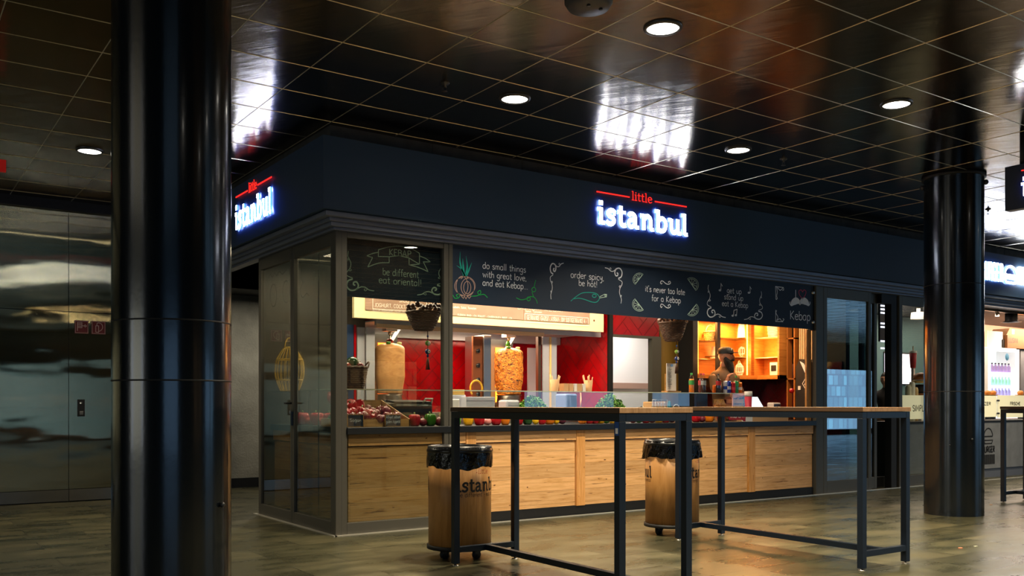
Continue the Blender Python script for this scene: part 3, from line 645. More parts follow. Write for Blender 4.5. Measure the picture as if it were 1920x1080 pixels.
strokes('corner_drawing',t,f,LB,[[(1095,200),(1093,122),(1142,128)],smooth([(1100,125),(1104,155),(1100,180),(1104,195),(1096,202)]),smooth([(1105,128),(1122,145),(1140,130),(1143,142),(1135,145)]),[(1094,265),(1094,336),(1140,338)],smooth([(1100,268),(1096,285),(1108,310),(1100,330)]),smooth([(1100,330),(1120,320),(1132,335),(1145,325),(1138,318)])],.009,M['chalk'])
strokes('lettering',t,f,LB,[[(1217,143),(1217,190)]],.012,M['chalk'])
strokes('heart_drawing',t,f,LB,[smooth([(1258,198),(1240,172),(1237,150),(1250,143),(1259,156)]),smooth([(1258,198),(1275,175),(1280,152),(1268,143),(1259,156)])],.01,M['redch'])
def outl(pts): return [f(*p) for p in pts]
mb=MB()
for s in(-1,1):
    P=smooth([(0,232),(s*-6,215),(s*-22,207),(s*-40,215),(s*-54,230),(s*-62,222),(s*-60,212)],5)
    n=len(P); mb.ribbon([f(1243-p[0],p[1]+3) for p in P],[.012+.075*math.sin(PI*min(1,i/(n*.75)))**1.3 for i in range(n)],on(LB))
mb.build('moustache_drawing',M['chalk'],t)
line('lettering',t,'Kebap',f,LB,1182,1308,322,33,M['chalk'],.16)
# faint writing inside the two side panes
mb=MB(); my=lambda px,py:(wy(px,.034),CH+(HY-py)/F*dep(.034,wy(px,.034)))
mp=lambda u,v,h:(.033-h,u,v)
for (cx,cy,rx,ry) in ((513,554,6,21),(537,547,6.5,20.5)): mb.ribbon([my(*p) for p in ell(cx,cy,rx,ry)],.006,mp)
for P in ([(504,521),(508,514),(511,520),(515,512),(519,517),(524,509),(530,514),(538,505)],[(566,500),(565,520),(568,530),(563,545),(568,558),(575,550),(580,555)],[(585,518),(590,510),(593,517),(598,508),(602,514),(607,506),(611,512)],[(588,525),(592,517),(596,525),(600,516)]): mb.ribbon([my(*p) for p in smooth(P)],.006,mp)
t=thing('window_writing','faint chalk scribbles and ovals on the side glass','window writing',(.033,1.0,2.2)); mb.build('strokes',mat('faint_chalk','#59605c',.9),t)

# ================================================================== KIOSK SHELL
KF=.09
mb=MB(); mb.box(.07,.07,0,7.1,1.93,KF); mb.box(1.2,1.93,0,7.1,2.6,KF); mb.build('trim_14',M['dark'],kind=ST)           # raised kiosk floor
AX0,AX1,AY0,AY1=1.2,4.37,1.55,2.62
box('wall_kiosk_end',M['frame'],None,.07,1.93,0,AX0,2.0,2.62,kind=ST)
box('wall_kiosk_rear',M['dark'],None,AX0-.05,AY1+.02,0,AX1,AY1+.1,2.62,kind=ST)
box('trim_15',M['dark'],None,.06,.14,2.62,7.2,4.4,2.70,kind=ST)                      # kiosk soffit
def herring(name, w, h, org, ax, mt, L=.375, W=.125, gap=.006, kind=ST):
    # herringbone tiling of a w x h wall; org corner, ax the horizontal axis as vector, normal from cross
    bm=bmesh.new(); vs=[]
    R=Matrix.Rotation(PI/4,2); n=int((w+h)/W)+8
    def tile(x,y,a,b):
        P=[(x+gap/2,y+gap/2),(x+a-gap/2,y+gap/2),(x+a-gap/2,y+b-gap/2),(x+gap/2,y+b-gap/2)]
        Q=[R@Vector(p) for p in P]
        if max(q.x for q in Q)<0 or min(q.x for q in Q)>w or max(q.y for q in Q)<0 or min(q.y for q in Q)>h: return
        bm.faces.new([bm.verts.new((q.x,0,q.y)) for q in Q])
    k=int(round(L/W))
    for i in range(-n,n):
        for j in range(-n,n):
            # classic herringbone: blocks step by W along the diagonal, period 2L
            x=i*W+j*L; y=i*W-j*L
            tile(x,y,L,W); tile(x,y+W,W,L) if False else tile(x+L,y+W-L,W,L)
    for co,no in (((0,0,0),(-1,0,0)),((w,0,0),(1,0,0)),((0,0,0),(0,0,-1)),((0,0,h),(0,0,1))):
        bmesh.ops.bisect_plane(bm,geom=bm.verts[:]+bm.edges[:]+bm.faces[:],plane_co=co,plane_no=no,clear_outer=True)
    mb=MB(); bm.verts.index_update()
    a=Vector(ax); o=Vector(org); nn=a.cross(Vector((0,0,1)))
    tr=lambda v,d: o+a*v[0]+Vector((0,0,v[2]))+nn*d
    mb.add([tr(v.co,.006) for v in bm.verts],[tuple(v.index for v in f_.verts) for f_ in bm.faces],0)
    P=[(0,0,0),(w,0,0),(w,0,h),(0,0,h)]
    mb.add([tr(p,.002) for p in P],[(0,1,2,3)],1); mb.add([tr(p,-.02) for p in P],[(0,1,2,3)],1)
    bm.free()
    return mb.build(name,mt,kind=kind)
herring('wall_alcove_rear',AX1-AX0,1.6,(AX0,AY1,1.02),(1,0,0),[M['red'],M['grout']])
herring('wall_alcove_side',AY1-AY0,1.6,(AX1-.005,AY1,1.02),(0,-1,0),[M['red'],M['grout']])
box('wall_partition',M['dark'],None,AX1,AY0-.03,0,AX1+.06,AY1,2.62,kind=ST)
# wall at the back of the person's place: doorway, tiles above it
DX1=wx(1221,AY0)
herring('wall_over_door',DX1+.13-(AX1+.06),.62,(AX1+.06,AY0-.005,2.01),(1,0,0),[M['red'],M['grout']])
mb=MB(); mb.box(DX1,AY0-.02,KF,DX1+.16,AY0+.06,2.02); mb.box(AX1+.06,AY0-.02,1.99,DX1,AY0+.06,2.02); mb.build('door_frame_inner' if False else 'trim_16',mat('door_frame_olive','#4b493c',.5),kind=ST)
mb=MB(); mb.box(AX1+.06,2.9,0,6.7,2.95,2.62); mb.box(6.6,AY0+.12,0,6.7,2.9,2.62); mb.box(AX1+.01,AY1,0,AX1+.06,2.9,2.62); mb.build('wall_corridor',M['white'],kind=ST)
box('trim_17',mat('wall_guard','#a98673',.5),None,AX1+.06,2.87,1.365,6.6,2.9,1.45,kind=ST)
XO1=wx(1300,AY0)
box('wall_ochre',M['ochre'],None,DX1+.16,AY0,0,XO1,AY0+.06,2.62,kind=ST)
box('trim_18',M['dark'],None,wx(1306,1.30)-.085,1.28,.09,wx(1306,1.30)-.002,AY0+.06,2.62,kind=ST)
XR=7.12
herring('wall_person_rear',XR-XO1-.07,1.56,(XO1+.07,AY0,.09),(1,0,0),[M['dred'],M['dark']],L=.3,W=.1)
herring('wall_person_side',AY0-.1,1.6,(XR,AY0,.09),(0,-1,0),[M['dred'],M['dark']],L=.3,W=.1)
box('wall_kiosk_side',M['dark'],None,XR+.02,.06,0,XR+.1,AY0+.2,2.62,kind=ST)
box('wall_person_upper',M['dark'],None,XO1+.07,AY0+.04,1.6,XR,AY0+.1,2.62,kind=ST)
# lights of the kiosk
lamp('recess_fill','AREA',(1.2,4.0,2.55),22,(1,.93,.78),.3)  # hidden lamp added to brighten the recess wall
lamp('corridor_light','AREA',(5.4,2.25,2.55),34,(1,.95,.92),.5)
lamp('alcove_light','AREA',(2.4,1.95,2.0),44,(1,.78,.52),2.0,.25)
lamp('counter_light','AREA',(2.6,.75,2.58),75,(1,.80,.58),3.6,.2)
lamp('counter_light','AREA',(.6,.9,2.58),34,(1,.82,.6),.5,.5)
lamp('counter_light','AREA',(6.2,.5,2.58),22,(1,.75,.5),.8,.4)  # fill added over the man's place to lift the dark tiles
lamp('menu_light','AREA',(2.7,1.15,2.58),20,(1,.80,.50),3.2,.12,(math.radians(50),0,0))

# ================================================================== COUNTER
t=thing('serving_counter','long reclaimed pine counter front with a black plinth under the serving bay','counter',(.15,.03,0))
mb=MB(); mb.box(.13,.035,0,6.44,.09,.095); mb.box(.13,.09,0,.18,1.86,.095); mb.build('plinth',M['dark'],t)
sx=[wx(p) for p in (886,1092,1413)]
edges=[.13]+[v for x in sx for v in(x-.055,x+.055)]+[6.44]
for i in range(0,len(edges),2):
    a,b_=edges[i],edges[i+1]; mb=MB(); mb.box(a,.03,.765,b_,.07,.866); mb.box(a+.006,.045,.098,b_-.006,.07,.757); mb.build('board_panel',M['pine'],t,bevel=.002)
for x in sx: mb=MB().box(x-.055,.022,.095,x+.055,.07,.866).build('stile',M['stile'],t,bevel=.002)
M['pineside']=wood('reclaimed_pine_side','#c99c60','#a8763c','#5e3413',plane='yz',plank=.118,length=3.1)
mb=MB(); mb.box(.13,.07,.765,.16,1.86,.866); mb.box(.145,.07,.095,.165,1.86,.757); mb.build('side_board_panel',M['pineside'],t,bevel=.002)
t=thing('worktop','dark stone worktop running along the serving counter','worktop',(.1,.0,.87))
mb=MB(); mb.box(.1,-.02,.868,6.44,.72,.928); mb.box(.1,.72,.868,.62,1.86,.928); mb.build('slab',M['slab'],t,bevel=.004)
t=thing('service_cabinet','stainless undercounter cabinets behind the serving counter','cabinet',(.7,.2,.09)); box('body',M['inoxm'],t,.3,.2,.09,6.3,.7,.866)
# sneeze guard
GX1=wx(1411,.35); GZ=1.27
t=thing('glass_guard','clear glass food guard with a shelf standing on the worktop','glass guard',(.15,.35,.93))
box('shelf',M['glass'],t,.12,.35,GZ-.010,GX1,.70,GZ)
mb=MB(); mb.box(.12,.349,GZ-.009,GX1,.3515,GZ-.001); mb.box(.12,.699,GZ-.009,GX1,.701,GZ-.001); mb.build('shelf_edge',mat('glass_edge','#b9c4ae',.2,emit=None),t)
box('front_pane',M['glass'],t,.12,.352,.93,GX1,.358,GZ-.011)
for px in (1090,1375): 
    x=wx(px,.36); MB().tube([(x,.37,.93),(x,.37,GZ-.012)],.009,10).build('post',mat('guard_post_%d'%px,'#c98c6a',.3,.8),t)
box('end_pane',M['glass'],t,GX1-.008,.36,.93,GX1,.69,GZ-.011)
# ================================================================== PRODUCE ALONG THE LEDGE
PM={k:mat('skin_%s'%k,c,.22,coat=.4,vary=(8,.25,(1,1,1))) for k,c in dict(red='#b3101a',yellow='#e8a812',green='#3c7a1c',orange='#e07a12',purple='#5a1f33',lemon='#eeb818',dgreen='#20491f',tomato='#b82a12',onion='#7e2a35',pink='#c98078').items()}
M['stem']=mat('plant_stem','#5c7a2a',.6)
def pepper_mesh(col):
    mb=MB(); mb.lathe([(.012,.006),(.026,.0),(.036,.012),(.041,.035),(.044,.062),(.040,.084),(.026,.092),(.010,.084),(.001,.080)],(0,0,0),24,fn=lambda r,z,a:r*(1+.07*math.cos(4*a)*min(1,r/.03)))
    return mb
def proto_pepper(col):
    r=thing('bell_pepper','x','pepper'); pepper_mesh(col).build('flesh',PM[col],r)
    MB().tube([(0,0,.08),(.003,0,.095),(.010,.002,.106)],[.006,.0045,.006],6).build('stem',M['stem'],r); return r
def proto_round(name,col,cat,rr,tip=False,el=1.0):
    r=thing(name,'x',cat)
    prof=[(rr*math.sin(PI*i/10)*(1 if i>0 and i<10 else 0)+.0008,rr*el*(1-math.cos(PI*i/10))) for i in range(11)]
    if tip: prof=prof[:-2]+[(rr*.42,rr*el*1.86),(rr*.14,rr*el*2.06),(rr*.08,rr*el*2.35),(.001,rr*el*2.42)]
    MB().lathe(prof,(0,0,0),20,fn=(lambda q,z,a:q*(1+.02*math.cos(9*a))) if tip else None).build('bulb' if tip else 'flesh',PM[col],r)
    if not tip: MB().tube([(0,0,rr*el*1.97),(0,0,rr*el*2.08)],.004,6).build('stem',M['stem'],r)
    return r
protos={}
def spawn(kind,col,loc,label,group,s=1.0,rot=None):
    key=(kind,col)
    if key not in protos:
        protos[key]={'pepper':lambda:proto_pepper(col),'onion':lambda:proto_round('onion',col,'onion',.036,True,.92),'lemon':lambda:proto_round('lemon',col,'lemon',.029,False,1.15),'tomato':lambda:proto_round('tomato',col,'tomato',.034,False,.85),'melon':lambda:proto_round('watermelon',col,'watermelon',.075,False,.95)}[kind]()
        o=protos[key]; first=True
    else: o=copy_tree(protos[key])
    o.location=loc; o.scale=(s,s,s); o.rotation_euler=rot or (0,0,random.uniform(0,6)); o['label']=label; o['group']=group
    return o
ORD=['first','second','third','fourth','fifth','sixth','seventh','eighth','ninth','tenth','eleventh','twelfth','thirteenth','fourteenth','fifteenth']
LEDGE=[(777,'pepper','red',1.1),(793,'onion','onion',1.0),(807,'pepper','green',1.15),(823,'onion','onion',1.15),(835,'pepper','red',1),(856,'pepper','green',.9),(878,'pepper','yellow',1.15),(899,'pepper','red',1.1),(914,'onion','pink',1),(930,'pepper','red',1.1),(947,'pepper','orange',1.1),(972,'pepper','red',1.15),
(989,'pepper','dgreen',1.05),(1004,'lemon','lemon',1.05),(1016,'pepper','red',.95),(1030,'pepper','orange',1.15),(1043,'lemon','lemon',1),(1054,'onion','purple',1),(1092,'pepper','orange',1),(1105,'pepper','red',1),(1116,'pepper','red',.9),(1126,'pepper','yellow',.95),(1137,'tomato','green',1),(1149,'pepper','yellow',.95),(1160,'pepper','yellow',.95),
(1187,'onion','onion',1),(1198,'tomato','green',1.05),(1211,'pepper','red',1.1),(1223,'onion','onion',1),(1235,'pepper','yellow',1.1),(1248,'pepper','red',1.1),(1260,'onion','purple',.9),(1273,'tomato','dgreen',1),(1285,'onion','onion',1.05),(1305,'pepper','red',1.1),(1316,'onion','onion',1.1),(1330,'pepper','orange',1.3),(1352,'pepper','red',1.1)]
NM={'pepper':'bell pepper','onion':'onion','lemon':'lemon','tomato':'tomato'}; CN={'dgreen':'dark green','onion':'dark red','pink':'pale pink','lemon':'yellow','purple':'purple'}
cnt={}
for px,k,c,s in LEDGE:
    y=.13+random.uniform(-.012,.02); cn=CN.get(c,c); key=cn+' '+NM[k]; cnt[key]=cnt.get(key,0)+1
    spawn(k,c,(wx(px,y),y,.928),'%s %s from the left in the row along the dark counter ledge'%(ORD[cnt[key]-1],key),'row of vegetables along the counter ledge',s*1.08)
# wooden crate of onions with chalk tags
cx0,cx1=wx(676,.1),wx(768,.1)
def crate(x0,x1,label):
    t=thing('wooden_crate',label,'crate',((x0+x1)/2,.2,.928),'open wooden crates on the counter')
    y0,y1=.11,.48
    box('front_board',M['crate'],t,x0,y0,.928,x1,y0+.012,.995); box('rear_board',M['crate'],t,x0+.08,y1,.928,x1-.1,y1+.012,1.17)
    for s,xa_,xb_ in ((0,x0,x0+.08),(1,x1,x1-.1)):
        P=[(xa_,y0,.928),(xb_,y1,.928),(xb_,y1,1.17),(xa_,y0,.995)]; d=.012 if s==0 else -.012
        mb=MB(); vs=P+[(p[0]+d,p[1],p[2]) for p in P]; mb.add(vs,[(0,1,2,3),(7,6,5,4),(0,4,5,1),(1,5,6,2),(2,6,7,3),(3,7,4,0)]); mb.build('side_board',M['crate'],t)
    mb=MB(); mb.add([(x0+.01,y0+.01,.95),(x1-.01,y0+.01,.95),(x1-.11,y1,1.06),(x0+.09,y1,1.06)],[(0,1,2,3)]); mb.build('inner_slope',M['crate'],t)
    return t
crate(wx(664,.1),wx(770,.1),'open slope-sided wooden crate heaped with red onions behind the left pane')
random.seed(11)
for i in range(26):
    r_=i//7; c_=i%7; x=wx(672,.1)+.07+c_*.072+random.uniform(-.01,.01)+(.03 if r_%2 else 0); y=.15+r_*.075+random.uniform(-.01,.01)
    z=.962+(y-.12)*.30+random.uniform(0,.02)
    if x<wx(762,.1)-.03*r_: spawn('onion','onion',(x,y,z),'red onion heaped in the open wooden crate behind the left pane','red onions in the wooden crate',random.uniform(1.1,1.35),(random.uniform(-1,1),random.uniform(-1,1),0))
mb=MB(); 
for i in range(9):
    x=.16+(i%4)*.075+random.uniform(-.01,.01); y=.14+(i//4)*.08; z=.93+(i//4)*.075+ .0
    spawn('pepper','red',(x,y+.1,z+.075),'red pointed bell pepper piled in the corner left of the onion crate','red peppers piled in the corner',1.15,(random.uniform(-.9,.9),random.uniform(-.9,.9),random.uniform(0,6)))
for i in range(6):
    x=.15+(i%3)*.07; y=.14
    spawn('onion','onion',(x,y,.93+(i//3)*.06),'red onion in the front corner below the pile of red peppers','red onions in the front corner',1.05)
t=thing('display_step','dark wooden display step that carries the corner vegetables','display step',(.3,.25,.93)); box('body',M['crate'],t,.13,.20,.928,.165,.62,1.0)
def tag_board(px0,px1,py0,py1,label,lines):
    y=.075; x0,x1=wx(px0,y),wx(px1,y); z0,z1=.929,wz(px0,py0,y)
    t=thing('chalk_tag',label,'price tag',((x0+x1)/2,y,.929),'chalk tags stuck on the crate')
    box('panel',M['board'],t,x0+.006,y,z0,x1-.006,y+.006,z1-.006)
    mb=MB(); 
    for q in ((x0,z0,x1,z0+.006),(x0,z1-.006,x1,z1),(x0,z0,x0+.006,z1),(x1-.006,z0,x1,z1)): mb.box(q[0],y-.002,q[1],q[2],y+.008,q[3])
    mb.box((x0+x1)/2-.004,y+.006,z1-.01,(x0+x1)/2+.004,y+.012,z1+.02); mb.build('frame',M['crate'],t)
    mb=MB()
    for txt,a,b_,zf in lines: write(mb,txt,on(y-.001),x0+(x1-x0)*a,z0+(z1-z0)*zf,(z1-z0)*.15,(x1-x0)*(b_-a),.14)
    mb.build('lettering',M['chalk'],t)
tag_board(651,682,777,802,'small framed chalk tag reading Soğan at the left end of the onion crate',[('Soğan',.15,.85,.42)])
tag_board(722,752,777,802,'small framed chalk tag reading Afiyet olsun at the right end of the onion crate',[('Afiyet olsun',.06,.94,.68),('guten Appetit',.06,.94,.3)])

# woven baskets
def basket(name,label,cat,c,r0,r1,h,m,rows=14,group=None,handle=None,n=16):
    t=thing(name,label,cat,c,group)
    mb=MB()
    for i in range(rows):
        f_=i/(rows-1); rr=r0+(r1-r0)*(f_**.7); P=[]
        for k in range(n*3):
            a=2*PI*k/(n*3); q=rr+.005*math.cos(n*a/1+PI*i); P.append((c[0]+q*math.cos(a),c[1]+q*math.sin(a),c[2]+.006+f_*(h-.012)))
        mb.tube(P,h/rows*.56,6,closed=True)
    mb.lathe([(.001,.002),(r0,.002),(r0,.01)],c,24,cap=False); mb.build('woven_body',m,t)
    mb=MB(); mb.tube([(c[0]+(r1+.004)*math.cos(2*PI*k/28),c[1]+(r1+.004)*math.sin(2*PI*k/28),c[2]+h+.003*math.cos(k*PI)) for k in range(28)],.011,8,closed=True); mb.build('rim',m,t)
    if handle=='side':
        for s in(1,-1):
            P=[(c[0]+s*(r1+.003+.03*math.sin(PI*k/8)),c[1]+(k-4)*.012,c[2]+h+.055*math.sin(PI*k/8)) for k in range(9)]; MB().tube(P,.008,6).build('handle',m,t)
    if handle=='top':
        P=[(c[0]+r1*math.cos(PI*k/12),c[1],c[2]+h+.09*math.sin(PI*k/12)) for k in range(13)]; MB().tube(P,.007,6).build('handle',m,t)
    return t
xb=wx(664,.50); basket('wicker_basket','dark wicker basket of vegetables on the glass guard behind the left pane','basket',(xb,.52,GZ),.085,.125,.20,M['wick'],12,handle='side')
for (dx,dy,k,c_,s,l) in ((-.02,-.03,'melon','dgreen',.8,'small dark green watermelon on top of the dark wicker basket'),(.065,-.02,'tomato','orange',.9,'orange tomato at the right of the dark wicker basket top'),(.06,.05,'tomato','tomato',1.1,'red tomato right of the small watermelon in the wicker basket'),(-.08,-.05,'tomato','tomato',1.0,'red tomato at the left rim of the dark wicker basket'),(.03,-.085,'onion','onion',.9,'red onion at the front rim of the dark wicker basket')):
    spawn(k,c_,(xb+dx,.52+dy,GZ+.185),l,'vegetables in the dark wicker basket',s)
t=thing('basket_filling','dark straw filling of the wicker basket','straw',(xb,.52,GZ+.1)); MB().lathe([(.001,.09),(.09,.085),(.11,.07),(.085,.02)],(xb,.52,GZ+.1),20,cap=False).build('straw',M['wick'],t); t['kind']='stuff'
# two hanging baskets with evil-eye charms
def hanging(px,y,zb,zt,rr,label,lab2):
    x=wx(px,y); t=basket('hanging_basket',label,'basket',(x,y,zb),rr*.5,rr,zt-zb,M['wick'],13,'hanging baskets in the serving bay',n=14)
    for a in (.3,2.4,4.5): 
        MB().tube([(x+rr*math.cos(a),y+rr*math.sin(a),zt),(x,y,2.62)],.003,5).build('hanging_cord',M['wick'],t)
    mb=MB(); random.seed(5)
    for k in range(30):
        a=k*2*PI/15; q=rr*(.75+.35*random.random()); mb.lathe([(.001,-.026),(.018,-.016),(.024,0),(.016,.014),(.001,.022)],(x+q*math.cos(a),y+q*math.sin(a),zt+.02+.06*random.random()),8)
    g_=mb.build('dried_garland',mat('dried_peppers_%d'%px,'#54301a',.3,coat=.5,vary=(30,.6,(1,1,1))),t)
    c=thing('hanging_charm',lab2,'charm',(x+.02,y-rr*.3,zb),'blue eye charms hung under the baskets'); X,Y=x+.02,y-rr*.3
    MB().tube([(X,Y,zb+.01),(X,Y,zb-.36)],.004,6).build('cord',M['wick'],c)
    for (dz,r,m_) in ((-.055,.011,'blue'),(-.12,.026,'lime'),(-.20,.028,'navy'),(-.24,.014,'navy')):
        cm=mat('charm_%s_%d'%(m_,px),{'blue':'#2c4a8a','lime':'#6f9a3a','navy':'#122a66'}[m_],.2,coat=.5)
        bd=MB(); bd.lathe([(.001,-r),(r*.7,-r*.7),(r,0),(r*.7,r*.7),(.001,r)],(X,Y,zb+dz),14); b_=bd.build('bead',cm,c)
        if r>.02: MB().lathe([(r*.5,-r*.93),(r*.001,-r*1.02)],(X,Y,zb+dz),12,axis='y').build('eye',M['white'],b_); MB().lathe([(r*.25,-r*1.01),(.001,-r*1.04)],(X,Y,zb+dz),10,axis='y').build('pupil',M['black'],b_)
    mb=MB()
    for k in range(7): mb.tube([(X,Y,zb-.25),(X+.012*math.cos(k),Y+.012*math.sin(k),zb-.30),(X+.015*math.cos(k*1.3),Y+.012*math.sin(k),zb-.37)],.004,5)
    mb.build('tassel',M['wick'],c)
hanging(794,.30,wz(794,620,.3),wz(794,586,.3),.155,'dark wicker hanging basket with dried peppers left of the bay mullion','blue eye bead charm hanging beneath the left basket')
hanging(1261,.30,wz(1261,640,.3),wz(1261,606,.3),.15,'dark wicker hanging basket in the open bay right of the doorway','blue eye bead charm hanging beneath the right basket')
# rattan lantern and things in the side window
def lantern(name,label,c,R,h,m,n=18,group=None,handle=True,er=.0035):
    t=thing(name,label,'lantern',c,group)
    prof=[(R*.62,0),(R*.9,h*.25),(R,h*.45),(R*.9,h*.72),(R*.5,h*.95),(R*.35,h)]
    pr_=smooth([(a,b,0) for a,b in prof],4)
    mb=MB()
    for k in range(n):
        a=2*PI*k/n; mb.tube([(c[0]+q[0]*math.cos(a),c[1]+q[0]*math.sin(a),c[2]+q[1]) for q in pr_],er,5)
    mb.build('rib_cage',m,t)
    mb=MB()
    for (a_,z_) in ((R*.62,.0),(R*.9,h*.25),(R*.9,h*.72),(R*.35,h)): mb.tube([(c[0]+a_*math.cos(2*PI*k/24),c[1]+a_*math.sin(2*PI*k/24),c[2]+z_+.004) for k in range(24)],er*1.5,5,closed=True)
    mb.lathe([(.001,.004),(R*.62,.004)],c,20,cap=False); mb.build('hoop',m,t)
    if handle: MB().tube([(c[0]+R*.35*math.cos(PI*k/10),c[1],c[2]+h+R*.7*math.sin(PI*k/10)) for k in range(11)],er*1.4,6).build('handle',m,t)
    return t
yl=1.35
t=thing('side_shelf','glass shelf in the side window under the rattan lantern','shelf',(.3,1.3,.93)); box('glass_sheet',M['glass'],t,.07,.8,1.255,.52,1.9,1.263); mb=MB(); [mb.box(.48,q,.93,.49,q+.01,1.255) for q in (.82,1.77)]; mb.build('shelf_post',M['inox'],t)
lantern('rattan_lantern','tall pale rattan lantern on the glass shelf in the side window',(.225,wy(543,.225),1.263),.145,.44,M['rattan'],20,er=.0042)
random.seed(3)
for i in range(10):
    y=.70+(i%5)*.16+random.uniform(-.02,.02)
    spawn('tomato' if i%2 else 'pepper',('tomato' if i%2 else 'red'),(.24+(i//5)*.1,y,.93),'red %s strewn along the worktop inside the side window'%('tomato' if i%2 else 'bell pepper'),'red vegetables inside the side window',1.3)
t=thing('parsley_bunch','bunch of parsley inside the side window between red vegetables','herb',(.25,.62,.93)); HERB=[t]
def herb(t,x0,y0,z0,w_,d_,h_,n,m):
    mb=MB(); random.seed(int(x0*100))
    for i in range(n):
        a=random.uniform(0,2*PI); q=math.sqrt(random.random()); x=x0+q*math.cos(a)*w_/2; y=y0+q*math.sin(a)*d_/2; z=z0+h_*(1-q*q)*random.uniform(.45,1)+.012
        s=random.uniform(.008,.017); rx,ry,rz=[random.uniform(-1,1) for _ in range(3)]
        A=Vector((1,ry*.6,rx)).normalized()*s; B=Vector((-ry,1,rz)).normalized()*s; P=Vector((x,y,z))
        mb.add([P-A,P-B*.8,P+A*.6-B*.5,P+A,P+A*.6+B*.5,P+B*.8],[(0,1,2,3,4,5)])
    mb.lathe([(w_*.4,z0),(w_*.42,z0+h_*.35),(.001,z0+h_*.8)],(x0,y0,0),14,fn=None,cap=False) if w_<d_*1.3 else None
    mb.build('leaves',m,t)
    ms=MB()
    for k in range(12): ms.tube([(x0+random.uniform(-.3,.3)*w_,y0,z0+.004),(x0+random.uniform(-.35,.35)*w_,y0+random.uniform(-.2,.2)*d_,z0+h_*.7)],.0018,4)
    ms.build('stems',M['stem'],t)
M['leaf']=mat('parsley_leaf','#4f8a1c',.55,vary=(25,.5,(1,1,1)))
herb(t,.25,.62,.93,.12,.2,.13,260,M['leaf'])
for (a,b_,l) in ((968,1028,'heap of green parsley on the worktop under the left doner'),(1113,1174,'heap of green parsley on the worktop before the doorway')):
    y=.85; xa_,xb_=wx(a,y),wx(b_,y); t=thing('parsley_heap',l,'herb',((xa_+xb_)/2,y,1.0),'heaps of parsley in the food well')
    top=wz(a+25,742 if a<1000 else 741,y)
    herb(t,(xa_+xb_)/2,y,1.03,(xb_-xa_),.3,top-1.03,1300,M['leaf'])
    box('tray',M['inox'],t,xa_,y-.16,.99,xb_,y+.16,1.03)
t=thing('food_well','stainless food preparation well behind the glass guard','food well',(2.5,.9,.09)); box('body',M['inoxm'],t,.75,.73,.09,5.2,1.05,.93); mb=MB(); mb.box(.75,.73,.93,5.2,1.05,.99); mb.build('raised_rim',M['inox'],t,bevel=.004)
# ================================================================== ALCOVE: back bench, doner grills, hood
t=thing('back_bench','stainless bench under the two doner grills','bench',(2.8,2.0,.09)); box('body',M['inoxm'],t,AX0,1.62,.09,AX1-.02,AY1-.01,1.0); box('top',M['inox'],t,AX0,1.6,1.0,AX1-.02,AY1-.01,1.04,bevel=.003)
t=thing('extractor_hood','stainless extractor hood beam above the doner grills','hood',(2.8,2.1,1.95))
mb=MB(); mb.box(AX0,1.66,1.985,AX1-.02,1.70,2.045); mb.box(AX0,2.5,1.93,AX1-.02,AY1-.01,2.045); mb.box(AX0,1.7,2.03,AX1-.02,2.5,2.045); mb.build('canopy',M['inoxm'],t)
box('front_strip',mat('hood_strip','#e8c9a2',.45,.3),t,AX0,1.645,1.955,wx(1020,1.65),1.66,2.0)
def kebab_meat(t,x,y,z0,z1,R,m,n=40):
    prof=[]; H=z1-z0
    for i in range(n+1):
        f_=i/n; r=R*(.80+.20*min(1,f_*3))*(1-.03*f_)
        if f_>.88: r*=math.sqrt(max(.03,1-((f_-.88)/.122)**2))
        prof.append((r,z0+H*f_))
    random.seed(2)
    ph=[(random.uniform(0,6),random.randint(3,9),random.uniform(20,90)) for _ in range(10)]
    def fn(r,z,a): return r*(1+sum(math.sin(a*k+z*w_+p) for p,k,w_ in ph)*m[1])
    o=MB().lathe(prof,(x,y,0),64,fn=fn); return o.build('meat',m[0],t)
def meatmat(name,c1,c2,dk,scale,bump):
    m=bpy.data.materials.new(name); m.use_nodes=True; nt=m.node_tree; N=nt.nodes; L=nt.links; b=N['Principled BSDF']; b.inputs['Roughness'].default_value=.4
    tc=N.new('ShaderNodeTexCoord'); mp=N.new('ShaderNodeMapping'); mp.inputs['Scale'].default_value=(1,1,2.2); L.new(tc.outputs['Object'],mp.inputs[0])
    n=N.new('ShaderNodeTexNoise'); n.inputs['Scale'].default_value=scale; n.inputs['Detail'].default_value=7; n.inputs['Distortion'].default_value=1.4; L.new(mp.outputs[0],n.inputs[0])
    cr=N.new('ShaderNodeValToRGB'); e=cr.color_ramp.elements; e[0].position=.36; e[0].color=lin(dk); e[1].position=.64; e[1].color=lin(c1); x=e.new(.5); x.color=lin(c2); L.new(n.outputs[0],cr.inputs[0]); L.new(cr.outputs[0],b.inputs['Base Color'])
    bp=N.new('ShaderNodeBump'); bp.inputs['Strength'].default_value=bump; bp.inputs['Distance'].default_value=.02; L.new(n.outputs[0],bp.inputs['Height']); L.new(bp.outputs[0],b.inputs['Normal']); return m
KY=1.85
